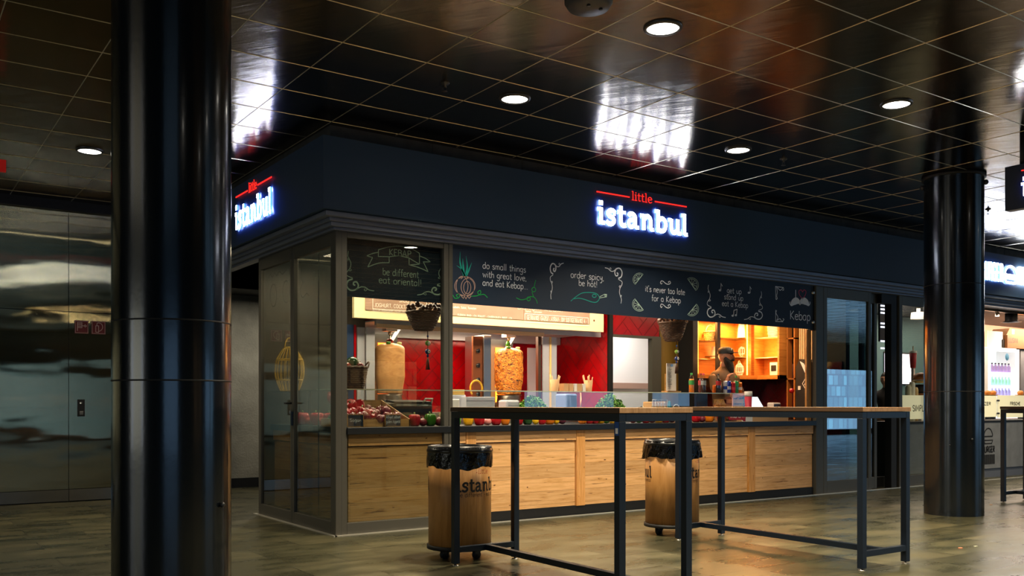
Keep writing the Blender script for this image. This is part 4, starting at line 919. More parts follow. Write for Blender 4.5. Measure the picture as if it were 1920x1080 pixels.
def doner(px,pyt,pyb,label,kind):
    x=wx(px,KY); z0,z1=zz(pyb,x,KY),zz(pyt,x,KY); R=(wx(px+22,KY)-wx(px-22,KY))/2*(1.02 if kind else 1.16)
    t=thing('doner_kebab',label,'doner kebab',(x,KY,1.04))
    mm=(meatmat('grilled_meat','#ffb244','#e57f1c','#3a1508',26,.9),.007) if kind else (meatmat('pale_minced_meat','#dba468','#d49c60','#c48c54',9,.12),.0012)  # saturated orange of the browned meat stands in for heater glow
    kebab_meat(t,x,KY,z0,z1,R,mm)
    MB().tube([(x,KY,1.04),(x,KY,2.03)],.008,8).build('spit',M['inox'],t)
    MB().lathe([(.001,1.04),(R*1.5,1.04),(R*1.55,1.055),(R*.9,1.06),(R*.8,z0-.02),(R*.9,z0-.004)],(x,KY,0),32,cap=False).build('drip_plate',M['inox'],t)
    if kind: MB().lathe([(.02,z1),(.032,z1+.03),(.026,z1+.06),(.018,z1+.075),(.001,z1+.085)],(x-.01,KY,0),14,fn=lambda r,z,a:r*(1+.12*math.cos(4*a))).build('green_pepper_garnish',PM['green'],t)
    else: MB().lathe([(.001,z1-.008),(.034,z1+.004),(.042,z1+.022),(.03,z1+.042),(.001,z1+.048)],(x,KY,0),16).build('tomato_garnish',PM['tomato'],t)
    for (a,c_) in ((-2.2,'green'),(-.6,'lemon')):
        mb=MB(); gx_,gy_=x+R*.62*math.cos(a),KY+R*.62*math.sin(a)
        mb.lathe([(.001,z1-.026),(.024,z1-.02),(.028,z1-.004),(.024,z1+.008),(.001,z1+.012)],(gx_,gy_,0),12); mb.build('slice_garnish',PM['green'] if c_=='green' else mat('cucumber_flesh_%d'%px,'#c8cf8a',.4),t)
    return t,x,R
d1,x1_,R1=doner(731,643,738,'tall pale unsliced doner kebab with a tomato on top, behind the left pane',0)
d2,x2_,R2=doner(954,652,740,'dark browned sliced doner kebab with a green pepper on top',1)
M['copper']=mat('copper_panel','#8a5030',.4,.6); M['glow']=mat('grill_element','#ff7a20',.5,emit='#ff5a10',es=5); M['seam']=mat('warm_strip','#e8c27c',.5)
def grill(x,R,label,knobs=True):
    t=thing('doner_grill',label,'grill',(x,2.1,1.04)); yb=2.12
    box('burner_housing',M['dark'],t,x-R*1.3,yb,1.06,x+R*1.4,yb+.2,1.93)
    mb=MB()
    for k in range(4): mb.box(x-R*.1,yb-.012,1.16+k*.18,x+R*.7,yb,1.29+k*.18)
    mb.build('heating_element',M['glow'],t)
    if knobs:
        box('control_panel',M['copper'],t,x-R*1.3-.30,yb-.30,1.1,x-R*1.3-.17,yb-.27,1.93)
        box('side_column',M['inox'],t,x-R*1.3-.165,yb-.32,1.08,x-R*1.3-.06,yb+.1,1.95,bevel=.004)
        for k in range(4): 
            c=(x-R*1.3-.235,yb-.30,1.25+k*.17); kb=MB(); kb.lathe([(.024,0),(.022,-.02),(.008,-.026),(.001,-.026)],c,12,axis='y',mi=0); kb.box(c[0]-.005,c[1]-.034,c[2]-.026,c[0]+.005,c[1]-.02,c[2]+.026); kb.build('knob',M['black'],t)
    mb=MB(); mb.box(x-.07,KY-.05,1.94,x+.07,KY+.05,2.03); mb.box(x-.015,KY-.01,1.9,x+.015,KY+.01,1.94); mb.build('motor_box',M['inoxm'],t)
    mb=MB(); mb.add([(x+.18,yb-.1,1.98),(x+.22,yb-.1,1.98),(x+.10,yb-.1,1.80),(x+.07,yb-.1,1.82),(x+.18,yb-.08,1.98),(x+.22,yb-.08,1.98),(x+.10,yb-.08,1.80),(x+.07,yb-.08,1.82)],[(0,1,2,3),(7,6,5,4),(0,4,5,1),(1,5,6,2),(2,6,7,3),(3,7,4,0)]); mb.build('bracket_arm',M['inoxm'],t)
    mb=MB(); mb.tube([(x,KY,z_) for z_ in (1.9,1.94)],.02,10); mb.build('chuck',M['inox'],t)
    lamp('grill_glow','AREA',(x,yb-.03,1.5),7 if knobs else 3,(1,.42,.12),.25,.7,(math.radians(90),0,0),parent=t)
    return t
grill(x1_,R1,'doner grill with dark burner housing behind the pale doner',False)
grill(x2_,R2,'doner grill with four black knobs on a copper panel beside the browned doner',True)
def splash(px0,px1,y,z0,z1,label,screws=True):
    x0,x1=wx(px0,y),wx(px1,y); t=thing('splash_panel',label,'steel panel',((x0+x1)/2,y,1.04)); box('sheet',M['inoxm'],t,x0,y,z0,x1,y+.02,z1,bevel=.002)
    if screws:
        for k in range(9):
            for xx in (x0+.012,x1-.012): MB().lathe([(.004,-.003),(.001,-.004)],(xx,y,z0+.06+k*(z1-z0-.1)/8),8,axis='y').build('screw',M['inox'],t)
splash(670,684,1.75,1.04,1.96,'narrow steel panel left of the pale doner'); splash(687,703,1.72,1.04,1.96,'wider screwed steel panel left of the pale doner')
splash(990,1008,2.3,1.04,1.86,'grey steel panel right of the browned doner',False)
splash(1018,1030,1.75,1.04,1.96,'first riveted steel panel left of the red tiled side wall'); splash(1033,1044,1.75,1.04,1.96,'second riveted steel panel left of the red tiled side wall')
x=wx(1012,1.76); t=thing('steel_post','brown steel post between the grey panel and the riveted panels','post',(x,1.76,1.04)); box('post',mat('brown_post','#3a2418',.6),t,x-.03,1.75,1.04,x+.015,1.80,1.96)
x=wx(1031.5,1.75); t=thing('light_strip','thin warm strip between the two riveted panels','strip',(x,1.74,1.04)); box('strip',M['seam'],t,x-.012,1.735,1.1,x+.010,1.75,1.96)
x=wx(655,1.72); t=thing('splash_panel','dark blue panel at the left end of the alcove','panel',(x,1.72,1.04)); box('panel',mat('dark_blue_panel','#24395a',.4),t,wx(640,1.72),1.72,1.04,wx(663,1.72),1.74,1.98); box('red_edge',M['red'],t,wx(664,1.72),1.72,1.04,wx(668,1.72),1.74,1.98); 

# ================================================================== MENU BOARD
t=thing('menu_board','long cream framed menu board hung above the doner grills','menu',(2.6,1.5,2.04))
MY=1.5; mx0,mx1=wx(664,MY),wx(1132,MY); mz=wz(664,595.5,MY); box('frame',M['cream'],t,mx0,MY,mz,mx1,MY+.05,2.6,bevel=.003)
ps=[(684,842),(842,981),(981,1105)]; pz=mz+.088
for i,(a,b_) in enumerate(ps): box('menu_sheet',M['menu'],t,wx(a,MY)+.003,MY-.012,pz,wx(b_,MY)-.003,MY,2.59)
def mline(txt,px0,px1,pyb,hpx,wd=.1):
    y=MY-.012; x0,x1=wx(px0,y),wx(px1,y); z=zz(pyb,x0,y); h=(hpx/F*dep(x0,y))/1.6; mb=MB(); write(mb,txt,on(y),x0,z,h,x1-x0,wd); mb.build('lettering',M['paper'],t)
y=MY-.012
mline('SAUCEN:',748,776,566.5,8,.16); mline('JOGHURT, COCKTAIL, SCHARF',702,800,575,7,.16); mline('ALLE PREISE CHF INKL. MWST',698,790,584,3.6,.22)
mline('Zwiebeln, Salat, Tomaten',845,893,577,4,.2); mline('FLEISCH: RIND - CH, POULET - CH/BRASILIEN, BROT - CH',858,960,592,3.6,.22)
mline('DÜRÜM KEBAP'.replace('Ü','U'),970,1060,579,4,.2); mline('Salat, Tomaten',985,1016,585,3.6,.2); mline('GETRÄNKE: GAZOZ-, AYRAN-, DIV SOFTGETRÄNKE 4.-',988,1100,599,8,.14)
def frm(px0,px1,py0,py1):
    mb=MB(); y_=MY-.012; a,b_=wx(px0,y_),wx(px1,y_); z0=zz(py1,a,y_); z1=zz(py0,a,y_); mb.ribbon([(a,z0),(b_,z0),(b_,z1),(a,z1)],.006,on(y_),closed=True); mb.build('menu_frame_line',M['paper'],t)
frm(984,1103,588,603.5); frm(699,800,552,579)
MB().lathe([(.014,-.02),(.01,-.024),(.001,-.024)],(wx(1114,MY),MY+.02,zz(601,wx(1114,MY),MY)),12,axis='y').build('screw',M['copper'],t)

# ================================================================== THINGS ON AND BEHIND THE GUARD
def cup(px,y,z,r,h,label,m,kind='tapered',sticks=0,sm=None,group=None):
    x=wx(px,y); t=thing('utensil_cup' if sticks else 'cup',label,'cup',(x,y,z),group)
    MB().lathe([(r*.75,0),(r,h),(r*.94,h),(r*.7,.004),(.001,.004)],(x,y,z),20,cap=False).build('body',m,t)
    random.seed(px)
    for k in range(sticks):
        a=random.uniform(0,6.28); mb=MB(); mb.tube([(x+r*.4*math.cos(a),y+r*.4*math.sin(a),z+.01),(x+r*1.2*math.cos(a),y+r*1.1*math.sin(a),z+h+random.uniform(.03,.06))],.006,6); mb.build('wooden_stick',sm or M['crate'],t)
    return t
M['kraft']=mat('kraft_paper','#d6a878',.8)
yg=.52
cup(1040,yg,GZ,.052,.125,'paper cup of wooden forks at the left end of the napkin row',M['kraft'],sticks=6,sm=M['kraft'])
cup(1103,yg,GZ,.05,.125,'paper cup of wooden forks at the right end of the napkin row',M['kraft'],sticks=9,sm=M['kraft'])
for i,(a,b_,m_) in enumerate(((1053,1062,'kraft'),(1063,1071,'kraft'),(1072,1078,'paper'),(1078,1087,'kraft'),(1088,1094,'paper'))):
    x0,x1=wx(a,yg),wx(b_,yg); tt=thing('napkin_stack','%s upright stack of %s bags between the two fork cups'%(ORD[i],'kraft' if m_=='kraft' else 'white paper'),'napkins',((x0+x1)/2,yg,GZ),'upright paper stacks on the guard'); mb=MB()
    for k in range(5): mb.box(x0+.002,yg-.04+k*.018,GZ,x1-.002,yg-.04+k*.018+.013,GZ+.085-.004*(k%2))
    mb.build('sheets',M[m_],tt)
# menu card in a wooden clip stand
x0,x1=wx(1249,yg),wx(1268,yg); t=thing('card_stand','wooden clip stand with a tall white menu card right of the doorway','menu card',((x0+x1)/2,yg,GZ))
box('base',M['crate'],t,x0-.03,yg-.05,GZ,x1+.03,yg+.05,GZ+.018); box('back_board',M['crate'],t,x0-.006,yg+.004,GZ+.018,x1+.008,yg+.014,GZ+.22); box('card',M['paper'],t,x0+.004,yg-.002,GZ+.02,x1-.004,yg+.002,zz(681,x0,yg)); box('clip',M['inox'],t,(x0+x1)/2-.015,yg-.008,zz(687,x0,yg),(x0+x1)/2+.02,yg-.002,zz(683,x0,yg))
mb=MB(); random.seed(9)
for k in range(15):
    z_=GZ+.05+k*.016; mb.ribbon([(x0+.022,z_),(x0+.022+random.uniform(.035,.075),z_)],.004,on(yg-.003))
mb.build('printed_lines',mat('grey_print','#77736d',.8),t)
# drinks on the guard
def bottle(px,label,liq,capc,lab,h=.235,r=.032,name='bottle',y=.5,empty=False,full=.7):
    x=wx(px,y); t=thing(name,label,'bottle',(x,y,GZ),'drinks lined up on the glass guard')
    fz=h*full
    prof=[(.001,0),(r*.9,0),(r,.01),(r*.96,h*.3),(r,h*.45),(r,h*.62),(r*.85,h*.74),(r*.45,h*.86),(r*.38,h*.92)]
    lm=mat('liquid_%d'%px,liq,.12,coat=.6)
    inn=[(q[0]*.99,q[1]) for q in prof if q[1]<=fz]; MB().lathe(inn+[(inn[-1][0]*.9,fz),(.001,fz)],(x,y,GZ),20,cap=False).build('liquid',lm,t)
    MB().lathe(prof,(x,y,GZ),20,cap=False).build('shell',glass('bottle_shell_%d'%px,(.93,.95,.93),.05),t)
    MB().lathe([(r*.42,h*.91),(r*.44,h),(.001,h)],(x,y,GZ),16,cap=False).build('cap',mat('cap_%d'%px,capc,.4),t)
    MB().lathe([(r*1.015,h*.40),(r*1.02,h*.41),(r*1.02,h*.62),(r*1.015,h*.63)],(x,y,GZ),20,cap=False).build('label_band',mat('label_%d'%px,lab,.5),t)
    return t
bottle(1296.5,'bottle of orange drink with a green cap and green label, leftmost on the guard','#e07808','#2f9a3a','#3f9a4a')
bottle(1319,'half empty clear bottle of dark drink behind the guard edge, second from left','#2a1512','#b02030','#8a8f92',full=.42)
bottle(1347,'dark cola bottle with a black cap and red label in the middle of the drinks','#170a08','#15110f','#a01818')
bottle(1380,'green bottle with a green cap at the right end of the drinks','#1f8a4a','#2a8a30','#2f9a5a',h=.215)
bottle(1314,'bottle with a dark red cap mostly hidden behind the half empty bottle','#5a1c18','#7a1428','#a83030',y=.6,h=.24)
def can(px,label,c1,c2,h=.135,r=.028,y=.48):
    x=wx(px,y); t=thing('drink_can',label,'can',(x,y,GZ),'drinks cans on the glass guard')
    MB().lathe([(r*.85,0),(r,.008),(r,h-.014),(r*.84,h),(r*.8,h-.004),(.001,h-.004)],(x,y,GZ),20,cap=False).build('body',mat('can_%d'%px,c1,.3,.4),t)
    if c2: MB().lathe([(r*1.01,h*.3),(r*1.012,h*.31),(r*1.012,h*.55),(r*1.01,h*.56)],(x,y,GZ),20,cap=False).build('printed_band',mat('can_band_%d'%px,c2,.35,.3),t)
    MB().lathe([(r*.8,h-.003),(.001,h-.002)],(x,y,GZ),16,cap=False).build('lid',M['inox'],t)
can(1360,'slim silver and blue can beside the cola bottle','#c3c8ce','#1a3f9a',h=.15,r=.024); can(1367,'slim blue and silver can left of the red can','#16389a','#c8ccd0',h=.15,r=.024,y=.5)
can(1374.5,'red drinks can with white script band','#b01420','#c84048'); can(1387,'orange drinks can right of the green bottle','#e06a10','#f0e0d0',y=.5); can(1340,'orange can half hidden left of the cola bottle','#d8681c',None,h=.10,y=.6); can(1357,'dark can behind the silver and blue can','#23201f',None,y=.6)
# right end of the guard: red-white cup, wood crate, wraps, tablet
WZ=.928
x=wx(1403,.2); t=thing('paper_cup','tall white and red paper cup at the right end of the guard','cup',(x,.2,WZ)); 
MB().lathe([(.036,0),(.044,.20),(.001,.20)],(x,.2,WZ+.10),20,cap=False).build('body',mat('red_print','#c03048',.5),t); MB().lathe([(.0445,.20),(.046,.20),(.047,.26),(.001,.262)],(x,.2,WZ+.10),20,cap=False).build('lid',M['white'],t); box('stand',M['dark'],t,x-.05,.15,WZ,x+.05,.25,WZ+.10)
y=.55; x0,x1=wx(1361,y),wx(1395,y); t=thing('slatted_crate','small slatted wooden crate behind the right end of the guard','crate',((x0+x1)/2,y,.93)); mb=MB()
for k in range(4): mb.box(x0,y,.95+k*.065,x1,y+.01,1.0+k*.065); mb.box(x0,y+.2,.95+k*.065,x1,y+.21,1.0+k*.065); mb.box(x0,y,.95+k*.065,x0+.01,y+.21,1.0+k*.065); mb.box(x1-.01,y,.95+k*.065,x1,y+.21,1.0+k*.065)
mb.build('slats',M['crate'],t); mb=MB(); [mb.box(a_,y+.01,.93,a_+.015,y+.025,1.2) for a_ in (x0,x1-.015)]; mb.build('corner_posts',M['crate'],t)
for i,px in enumerate((1345,1356)):
    x=wx(px,.5); t=thing('wrapped_roll','%s brown paper-wrapped roll left of the slatted crate'%('left' if i==0 else 'right'),'wrapped food',(x,.5,.93),'wrapped rolls'); MB().lathe([(.03,0),(.038,.1),(.04,.19),(.02,.2),(.001,.2)],(x,.5,.93),16,cap=False).build('paper_sleeve',mat('brown_sleeve_%d'%i,'#9a5e1e',.7),t)
    MB().add([(x-.04,.5,1.12),(x+.04,.49,1.12),(x+.01,.5,1.19)],[(0,1,2)]).add([(x-.04,.52,1.12),(x+.04,.53,1.12),(x+.01,.5,1.19)],[(0,1,2)]).build('paper_flap',M['kraft'],t)
y=.3; x0,x1=wx(1415,y),wx(1434,y); t=thing('tablet','white tablet tilted on its stand right of the guard','tablet',((x0+x1)/2,y,WZ)); mb=MB(); z0_=WZ+.10; z1_=zz(744,x0,y)
mb.add([(x0,y,z0_),(x1,y-.03,z0_),(x1-.04,y+.08,z1_),(x0,y+.1,z1_),(x0,y+.012,z0_),(x1,y-.018,z0_),(x1-.04,y+.092,z1_),(x0,y+.112,z1_)],[(0,1,2,3),(7,6,5,4),(0,4,5,1),(1,5,6,2),(2,6,7,3),(3,7,4,0)]); mb.build('screen',mat('tablet_screen','#dfeaf2',.3,emit='#cfe4f5',es=.8),t); box('stand',M['dark'],t,x0,y+.02,WZ,x1-.03,y+.1,z0_)
y=.3; x0,x1=wx(1450,y),wx(1464,y); t=thing('card_reader','white card payment reader on the worktop at the right','card reader',((x0+x1)/2,y,WZ)); box('stand',M['dark'],t,x0+.02,y,WZ,x1+.1,y+.1,WZ+.12); box('body',M['white'],t,x0,y,WZ+.12,x1,y+.1,zz(755,x0,y),bevel=.01); box('screen',M['black'],t,x0+.012,y-.003,WZ+.14,x1-.012,y,zz(758,x0,y))
y=.12; x0,x1=wx(1411,y),wx(1478,y); t=thing('cardboard_box','low brown cardboard box at the right end of the worktop','box',((x0+x1)/2,y,WZ)); box('body',M['kraft'],t,x0,y,WZ,x1,y+.25,WZ+.10)
y=.10; x0,x1=wx(1398,y),wx(1411,y); t=thing('small_carton','small white and blue carton beside the red sign','carton',((x0+x1)/2,y,WZ)); box('body',M['white'],t,x0,y,WZ,x1,y+.06,WZ+.13); box('blue_print',mat('cyan_print','#3a9ac0',.5),t,x0+.01,y-.002,WZ+.06,x1-.01,y,WZ+.12)
y=.09; x0,x1=wx(1362,y),wx(1398,y); t=thing('counter_sign','red sign with white capitals THIS IS IT leaning on the worktop','sign',((x0+x1)/2,y,WZ))
MB().prism([(x0,WZ+.12),(x0+.05,WZ+.02),(x1-.05,WZ+.02),(x1-.02,WZ+.002),(x1,WZ+.002),(x1,WZ+.13),(x0,WZ+.13)],lambda u,v,h:(u,y+h,v),0,.012).build('board',mat('sign_red_board','#a01c24',.5),t)
mb=MB(); write(mb,'THIS IS IT',on(y-.001),x0+.055,WZ+.045,.04,(x1-x0)-.07,.2); mb.build('lettering',M['paper'],t)
# appliances in the well
def appl(name,label,cat,px0,px1,py0,y,y1,m,z0=.99,bev=.01,grp=None):
    x0,x1=wx(px0,y),wx(px1,y); t=thing(name,label,cat,((x0+x1)/2,y,z0),grp); box('body',m,t,x0,y,z0,x1,y1,zz(py0,x0,y),bevel=bev); return t,x0,x1,zz(py0,x0,y)
t,x0,x1,zt=appl('contact_grill','dark steel contact grill behind the onion crate','contact grill',742,812,757,.78,1.03,mat('grill_body','#3a3c3a',.3,.7),bev=.02)
MB().add([(x0,.8,zt),(x1,.8,zt),(x1-.04,1.0,zt+.02),(x0-.0,1.0,zt+.02),(x0,.8,zt+.02),(x1,.8,zt+.02),(x1-.04,1.0,zt+.04),(x0,1.0,zt+.04)],[(0,1,2,3),(7,6,5,4),(0,4,5,1),(1,5,6,2),(2,6,7,3),(3,7,4,0)]).build('lid',M['dark'],t)
MB().tube([(x1-.12,.78,zt),(x1-.11,.74,zt+.05),(x1-.03,.74,zt+.05),(x1-.02,.78,zt)],.009,8).build('handle',M['inox'],t)
t,x0,x1,zt=appl('steel_tray','shallow stainless tray on legs left of the browned doner','tray',874,928,744,.80,1.0,M['inoxm'],z0=1.06,bev=.004); mb=MB(); [mb.box(a_,q,.99,a_+.01,q+.01,1.06) for a_ in (x0+.01,x1-.02) for q in (.81,.98)]; mb.build('legs',M['inox'],t); 
MB().tube([(wx(893,.95)+.075*math.cos(a*.3),.95,zt+.09+.085*math.sin(a*.3)) for a in range(-1,14)],.010,8).build('yellow_hose',mat('yellow_hose','#d8a81c',.4),t)
t,x0,x1,zt=appl('bread_stack','stack of pale yellow flatbreads beside the mullion','bread',845,874,740,.9,1.04,M['inoxm'],z0=.99); mb=MB(); [mb.box(x0,.9,zt+.001+k*.02,x1-.02,1.04,zt+.016+k*.02) for k in range(3)]; mb.build('flatbreads',mat('flatbread','#dcb860',.7),t)
t,x0,x1,zt=appl('container','white plastic container beside the mullion','container',848,862,748,.72,.85,M['white'],z0=.99)
x=wx(829,.3); t=thing('squeeze_bottle','pale squeeze bottle behind the row left of the mullion','squeeze bottle',(x,.3,.928)); MB().lathe([(.03,0),(.034,.01),(.034,.10),(.025,.125),(.012,.13),(.006,.16),(.001,.162)],(x,.3,.928),18,cap=False).build('body',mat('translucent_cream','#e8cfa0',.4),t)
t,x0,x1,zt=appl('steel_block','stainless slicer body under the browned doner','slicer',950,975,750,.85,1.02,M['inoxm'],bev=.02)
t,x0,x1,zt=appl('blue_reflection_block','pale blue block behind the guard under the napkins, painted for a reflection','container',1062,1083,738,.74,.95,mat('blue_reflection_tint','#7f93c4',.3),bev=.02)  # solid block coloured blue in place of a reflection in the guard glass
t,x0,x1,zt=appl('bread_basket','white wire basket of bread slices right of the doorway','basket',1222,1250,753,.45,.6,M['kraft'],z0=.928); mb=MB()
for k in range(6): a_=x0+(x1-x0)*k/5; mb.tube([(a_,.44,.93),(a_,.44,zt+.02)],.003,5)
mb.tube([(x0,.44,zt+.02),(x1,.44,zt+.02)],.004,5); mb.tube([(x0,.44,1.0),(x1,.44,1.0)],.003,5); mb.build('wire_frame',M['inox'],t)
x=wx(1268,.5); t=thing('wire_handle','bent white wire handle standing right of the bread basket','handle',(x,.5,.928)); MB().tube([(x+.065*math.cos(PI*k/10),.5,1.04+.09*math.sin(PI*k/10)) for k in range(11)],.006,6).tube([(x-.065,.5,.93),(x-.065,.5,1.04)],.006,6).tube([(x+.065,.5,.93),(x+.065,.5,1.04)],.006,6).build('wire',M['white'],t)
x0=wx(1196,.5); t=thing('tongs','steel tongs lying on a cloth before the doorway','tongs',(x0,.5,1.0)); mb=MB(); mb.tube([(x0,.5,1.09),(x0+.06,.5,1.105),(x0+.16,.5,1.05)],.008,6); mb.tube([(x0,.5,1.09),(x0+.05,.5,1.06),(x0+.16,.5,1.045)],.008,6); mb.build('arms',M['inox'],t); box('rest',M['inox'],t,x0+.1,.47,.928,x0+.2,.53,1.045)
t,x0,x1,zt=appl('till_screen','dark blue cash register screen left of the man','screen',1306,1327,736,.72,.76,mat('till_dark_blue','#12233f',.3),z0=.93,bev=.005)
x=wx(1254,.8); t=thing('detergent_bottle','teal bottle below the menu card','bottle',(x,.45,.928)); x=wx(1255,.45); t.location=(x,.45,.928); MB().lathe([(.03,0),(.034,.02),(.034,.16),(.02,.2),(.012,.24),(.001,.245)],(x,.45,.928+.0),16,cap=False).build('body',mat('teal_bottle','#1f6f80',.3),t)
# ================================================================== LIT WALL CABINET BEHIND THE MAN
CYF,CYB=1.30,1.535
ca,cb=wx(1306,CYF),XR-.24
zb=wz(1307,709,CYF); zt=2.3
M['cabback']=wood('cabinet_back_wood','#d98c38','#c47a2a','#9a5a1c',plane='xz',plank=.4,length=3,knots=False)
M['shelfglass']=mat('shelf_edge_dark','#6a4a20',.3); M['led']=mat('led_strip','#ffd080',.5,emit='#ffb850',es=9)
t=thing('wall_cabinet','orange lit wooden wall cabinet behind the man, facing the bay','cabinet',(ca,CYB,zb))
mb=MB(); mb.box(ca,CYF,zb,cb,CYB,zb+.055); mb.box(ca,CYF,zb+.055,ca+.03,CYB,zt); mb.box(ca,CYF,zt,cb,CYB,zt+.05)
d1_,d2_=wx(1343,CYF),wx(1403,CYF); mb.box(d2_,CYF,zb+.055,d2_+.06,CYB,zt); mb.build('carcass',M['orangew'],t,bevel=.002)
box('dark_divider',M['dark'],t,d1_,CYF-.02,zb-.02,d1_+.06,CYF+.02,zt)
box('back_panel',M['cabback'],t,ca,CYB,zb,cb,CYB+.01,zt)
zs={}
for (a,b_,py) in ((ca+.03,d1_+.03,639),(ca+.03,d1_+.03,673),(d1_+.03,d2_,634.5),(d1_+.03,d2_,668.5)):
    z_=zz(py,(a+b_)/2,CYF+.05); zs[py]=z_; box('shelf',M['shelfglass'],t,a,CYF+.02,z_-.008,b_,CYB,z_)
mb=MB(); 
for xx in (ca+.034,d1_+.064,d2_-.012): mb.box(xx,CYF+.01,zb+.06,xx+.008,CYF+.018,zt)
mb.build('led_strip',M['led'],t)
for xx in ((ca+d1_)/2,(d1_+d2_)/2+.03): lamp('cabinet_light','AREA',(xx,CYF+.06,zt-.04),14,(1,.43,.11),.3,.1,parent=t); 
lamp('cabinet_light','POINT',((d1_+d2_)/2+.05,CYF-.05,1.85),9,(1,.43,.11),.10,parent=t); lamp('cabinet_light','POINT',((ca+d1_)/2+.03,CYF-.03,1.75),5,(1,.43,.11),.06,parent=t)
# side cabinet on the side wall
sxf=XR-.24; ya_,yb_=wy(1412,sxf),wy(1461,sxf)
t=thing('wall_cabinet','orange lit wooden wall cabinet on the side wall, right of the man','cabinet',(XR,yb_,zb))
mb=MB(); mb.box(sxf,yb_,zb,XR-.02,ya_,zb+.055); mb.box(sxf,yb_,zb,XR-.02,yb_+.03,zt); mb.box(sxf,ya_-.02,zb,XR-.02,ya_+.1,zt); mb.box(sxf,yb_,zt,XR-.02,ya_+.1,zt+.05); mb.build('carcass',M['orangew'],t,bevel=.002)
box('back_panel',M['cabback'],t,XR-.03,yb_,zb,XR-.015,ya_,zt); mb=MB()
for py in (632,670): z_=zz(py,sxf,(ya_+yb_)/2); mb=MB().box(sxf+.01,yb_+.03,z_-.008,XR-.03,ya_-.02,z_); zs[py]=z_; mb.build('shelf',M['led'] if False else M['cream'],t)
box('back_board_pale',M['cream'],t,XR-.05,yb_+.03,zb+.055,XR-.03,yb_+.16,zs[632])
lamp('cabinet_light','AREA',(sxf+.09,(ya_+yb_)/2,zt-.04),8,(1,.45,.12),.1,.3,parent=t); lamp('cabinet_light','POINT',(sxf-.06,(ya_+yb_)/2,1.85),8,(1,.45,.12),.05,parent=t)
M['wlant']=mat('white_lantern','#fff6e4',.6)
ly=CYF+.12
def shade(px,py0,py1,label,y=ly,r0=None):
    x=wx(px,y); z0=zz(py1,x,y); z1=zz(py0,x,y); tt=thing('lamp_shade',label,'lamp',(x,y,z0)); MB().lathe([(.075,z0),(.05,z1),(.047,z1),(.07,z0)],(x,y,0),24,cap=False,fn=lambda r,z,a:r*(1+.02*math.cos(12*a))).build('shade',M['wlant'],tt); return tt
shade(1392,604,633.5,'tall pale lamp shade on the top shelf in the cabinet behind the man')
shade(1342,650,672,'pale lamp shade on the lower shelf behind the dark cabinet divider',r0=.05)
x=wx(1395,ly); lantern('white_lantern','round pale slatted lantern on the middle shelf right of the cap',(x,ly,zs[668.5]),.075,.17,M['wlant'],16,handle=False,er=.005)
x=wx(1386,ly-.02); lantern('white_lantern','pale slatted lantern with a hoop handle on the cabinet floor right of the beard',(x,ly-.02,zb+.055),.06,.16,M['wlant'],14,er=.005)
x=wx(1332,ly); basket('storage_basket','small wicker basket with a top handle on the upper left cabinet shelf','basket',(x,ly,zs[639]),.07,.085,.13,M['wickl'],9,handle='top')
yy=(ya_+yb_)/2; basket('storage_basket','large pale wicker basket on the upper shelf of the side cabinet','basket',(XR-.13,yy-.05,zs[632]),.07,.085,.20,M['wlant'],10)
t=thing('framed_picture','small framed picture standing at the lower right of the side cabinet','picture',(sxf+.03,yb_+.1,zb+.055)); yp0,yp1=wy(1444,sxf+.02),wy(1458,sxf+.02); box('frame',M['paper'],t,sxf+.015,yp1,zb+.056,sxf+.03,yp0,zb+.23); box('photo',M['dark'],t,sxf+.012,yp1+.02,zb+.11,sxf+.015,yp0-.02,zb+.19)
# narrow open shelf unit, slat panel and dark column at the right end
q0,q1=wy(1475,XR-.1),wy(1490,XR-.1); t=thing('shelf_unit','narrow open wooden shelf unit right of the lit cabinets','shelf unit',(XR-.1,q1,.93)); mb=MB()
for z_ in (.98,1.47,2.02,2.4): mb.box(XR-.1,q1,z_,XR-.01,q0,z_+.02)
mb.box(XR-.1,q0-.018,.93,XR-.01,q0,2.45); mb.box(XR-.1,q1,.93,XR-.01,q1+.018,2.45); mb.build('frame',mat('shelf_unit_wood','#b06a28',.5),t); box('legs',M['dark'],t,XR-.1,q1,.09,XR-.01,q0,.93)
q0,q1=wy(1498,XR-.05),wy(1523,XR-.05); t=thing('slat_panel','panel of pale vertical slats at the right end of the bay','slat panel',(XR-.05,q1,1.6)); mb=MB(); n=7
for k in range(n): a_=q1+(q0-q1)*k/n; mb.box(XR-.06,a_,1.4,XR-.03,a_+(q0-q1)/n*.6,2.5)
mb.build('slats',mat('beige_slat','#c8ab80',.6),t); box('backing',M['dark'],t,XR-.03,q1,1.4,XR-.02,q0,2.5)
xk=6.62; q0,q1=wy(1492,xk),wy(1519,xk); q1=max(q1,.2)
t=thing('dark_column','black cabinet column with stickers and a phone beside the right post of the bay','cabinet',(xk,q1,.09)); mb=MB(); P=[(q1,.09),(q0,.09),(q0,1.62),(q0-.06,1.72),(q0-.14,1.68),(q1,1.42)]; mb.prism(P,lambda u,v,h:(xk+h,u,v),0,.3); mb.build('body',mat('column_black','#15120f',.5),t)
mq=lambda u,v,h:(xk-.002-h,u,v)
ym=(q0+q1)/2-.05; mb=MB(); mb.ribbon([(ym,1.32),(ym+.055,1.40),(ym,1.48),(ym-.055,1.40)],.008,mq,closed=True); mb.ribbon([(ym-.02,1.38),(ym,1.43),(ym+.02,1.38)],.02,mq); mb.build('diamond_sticker',M['paper'],t)
mb=MB(); mb.prism([(ym+.03,1.66),(ym+.09,1.69),(ym+.0,1.52) ,(ym-.05,1.54)][::-1],mq,.002,.01); mb.build('phone_case',M['paper'],t); mb=MB(); mb.box(xk-.01,ym+.08,1.32,xk,ym+.12,1.37); mb.build('square_sticker',M['paper'],t)
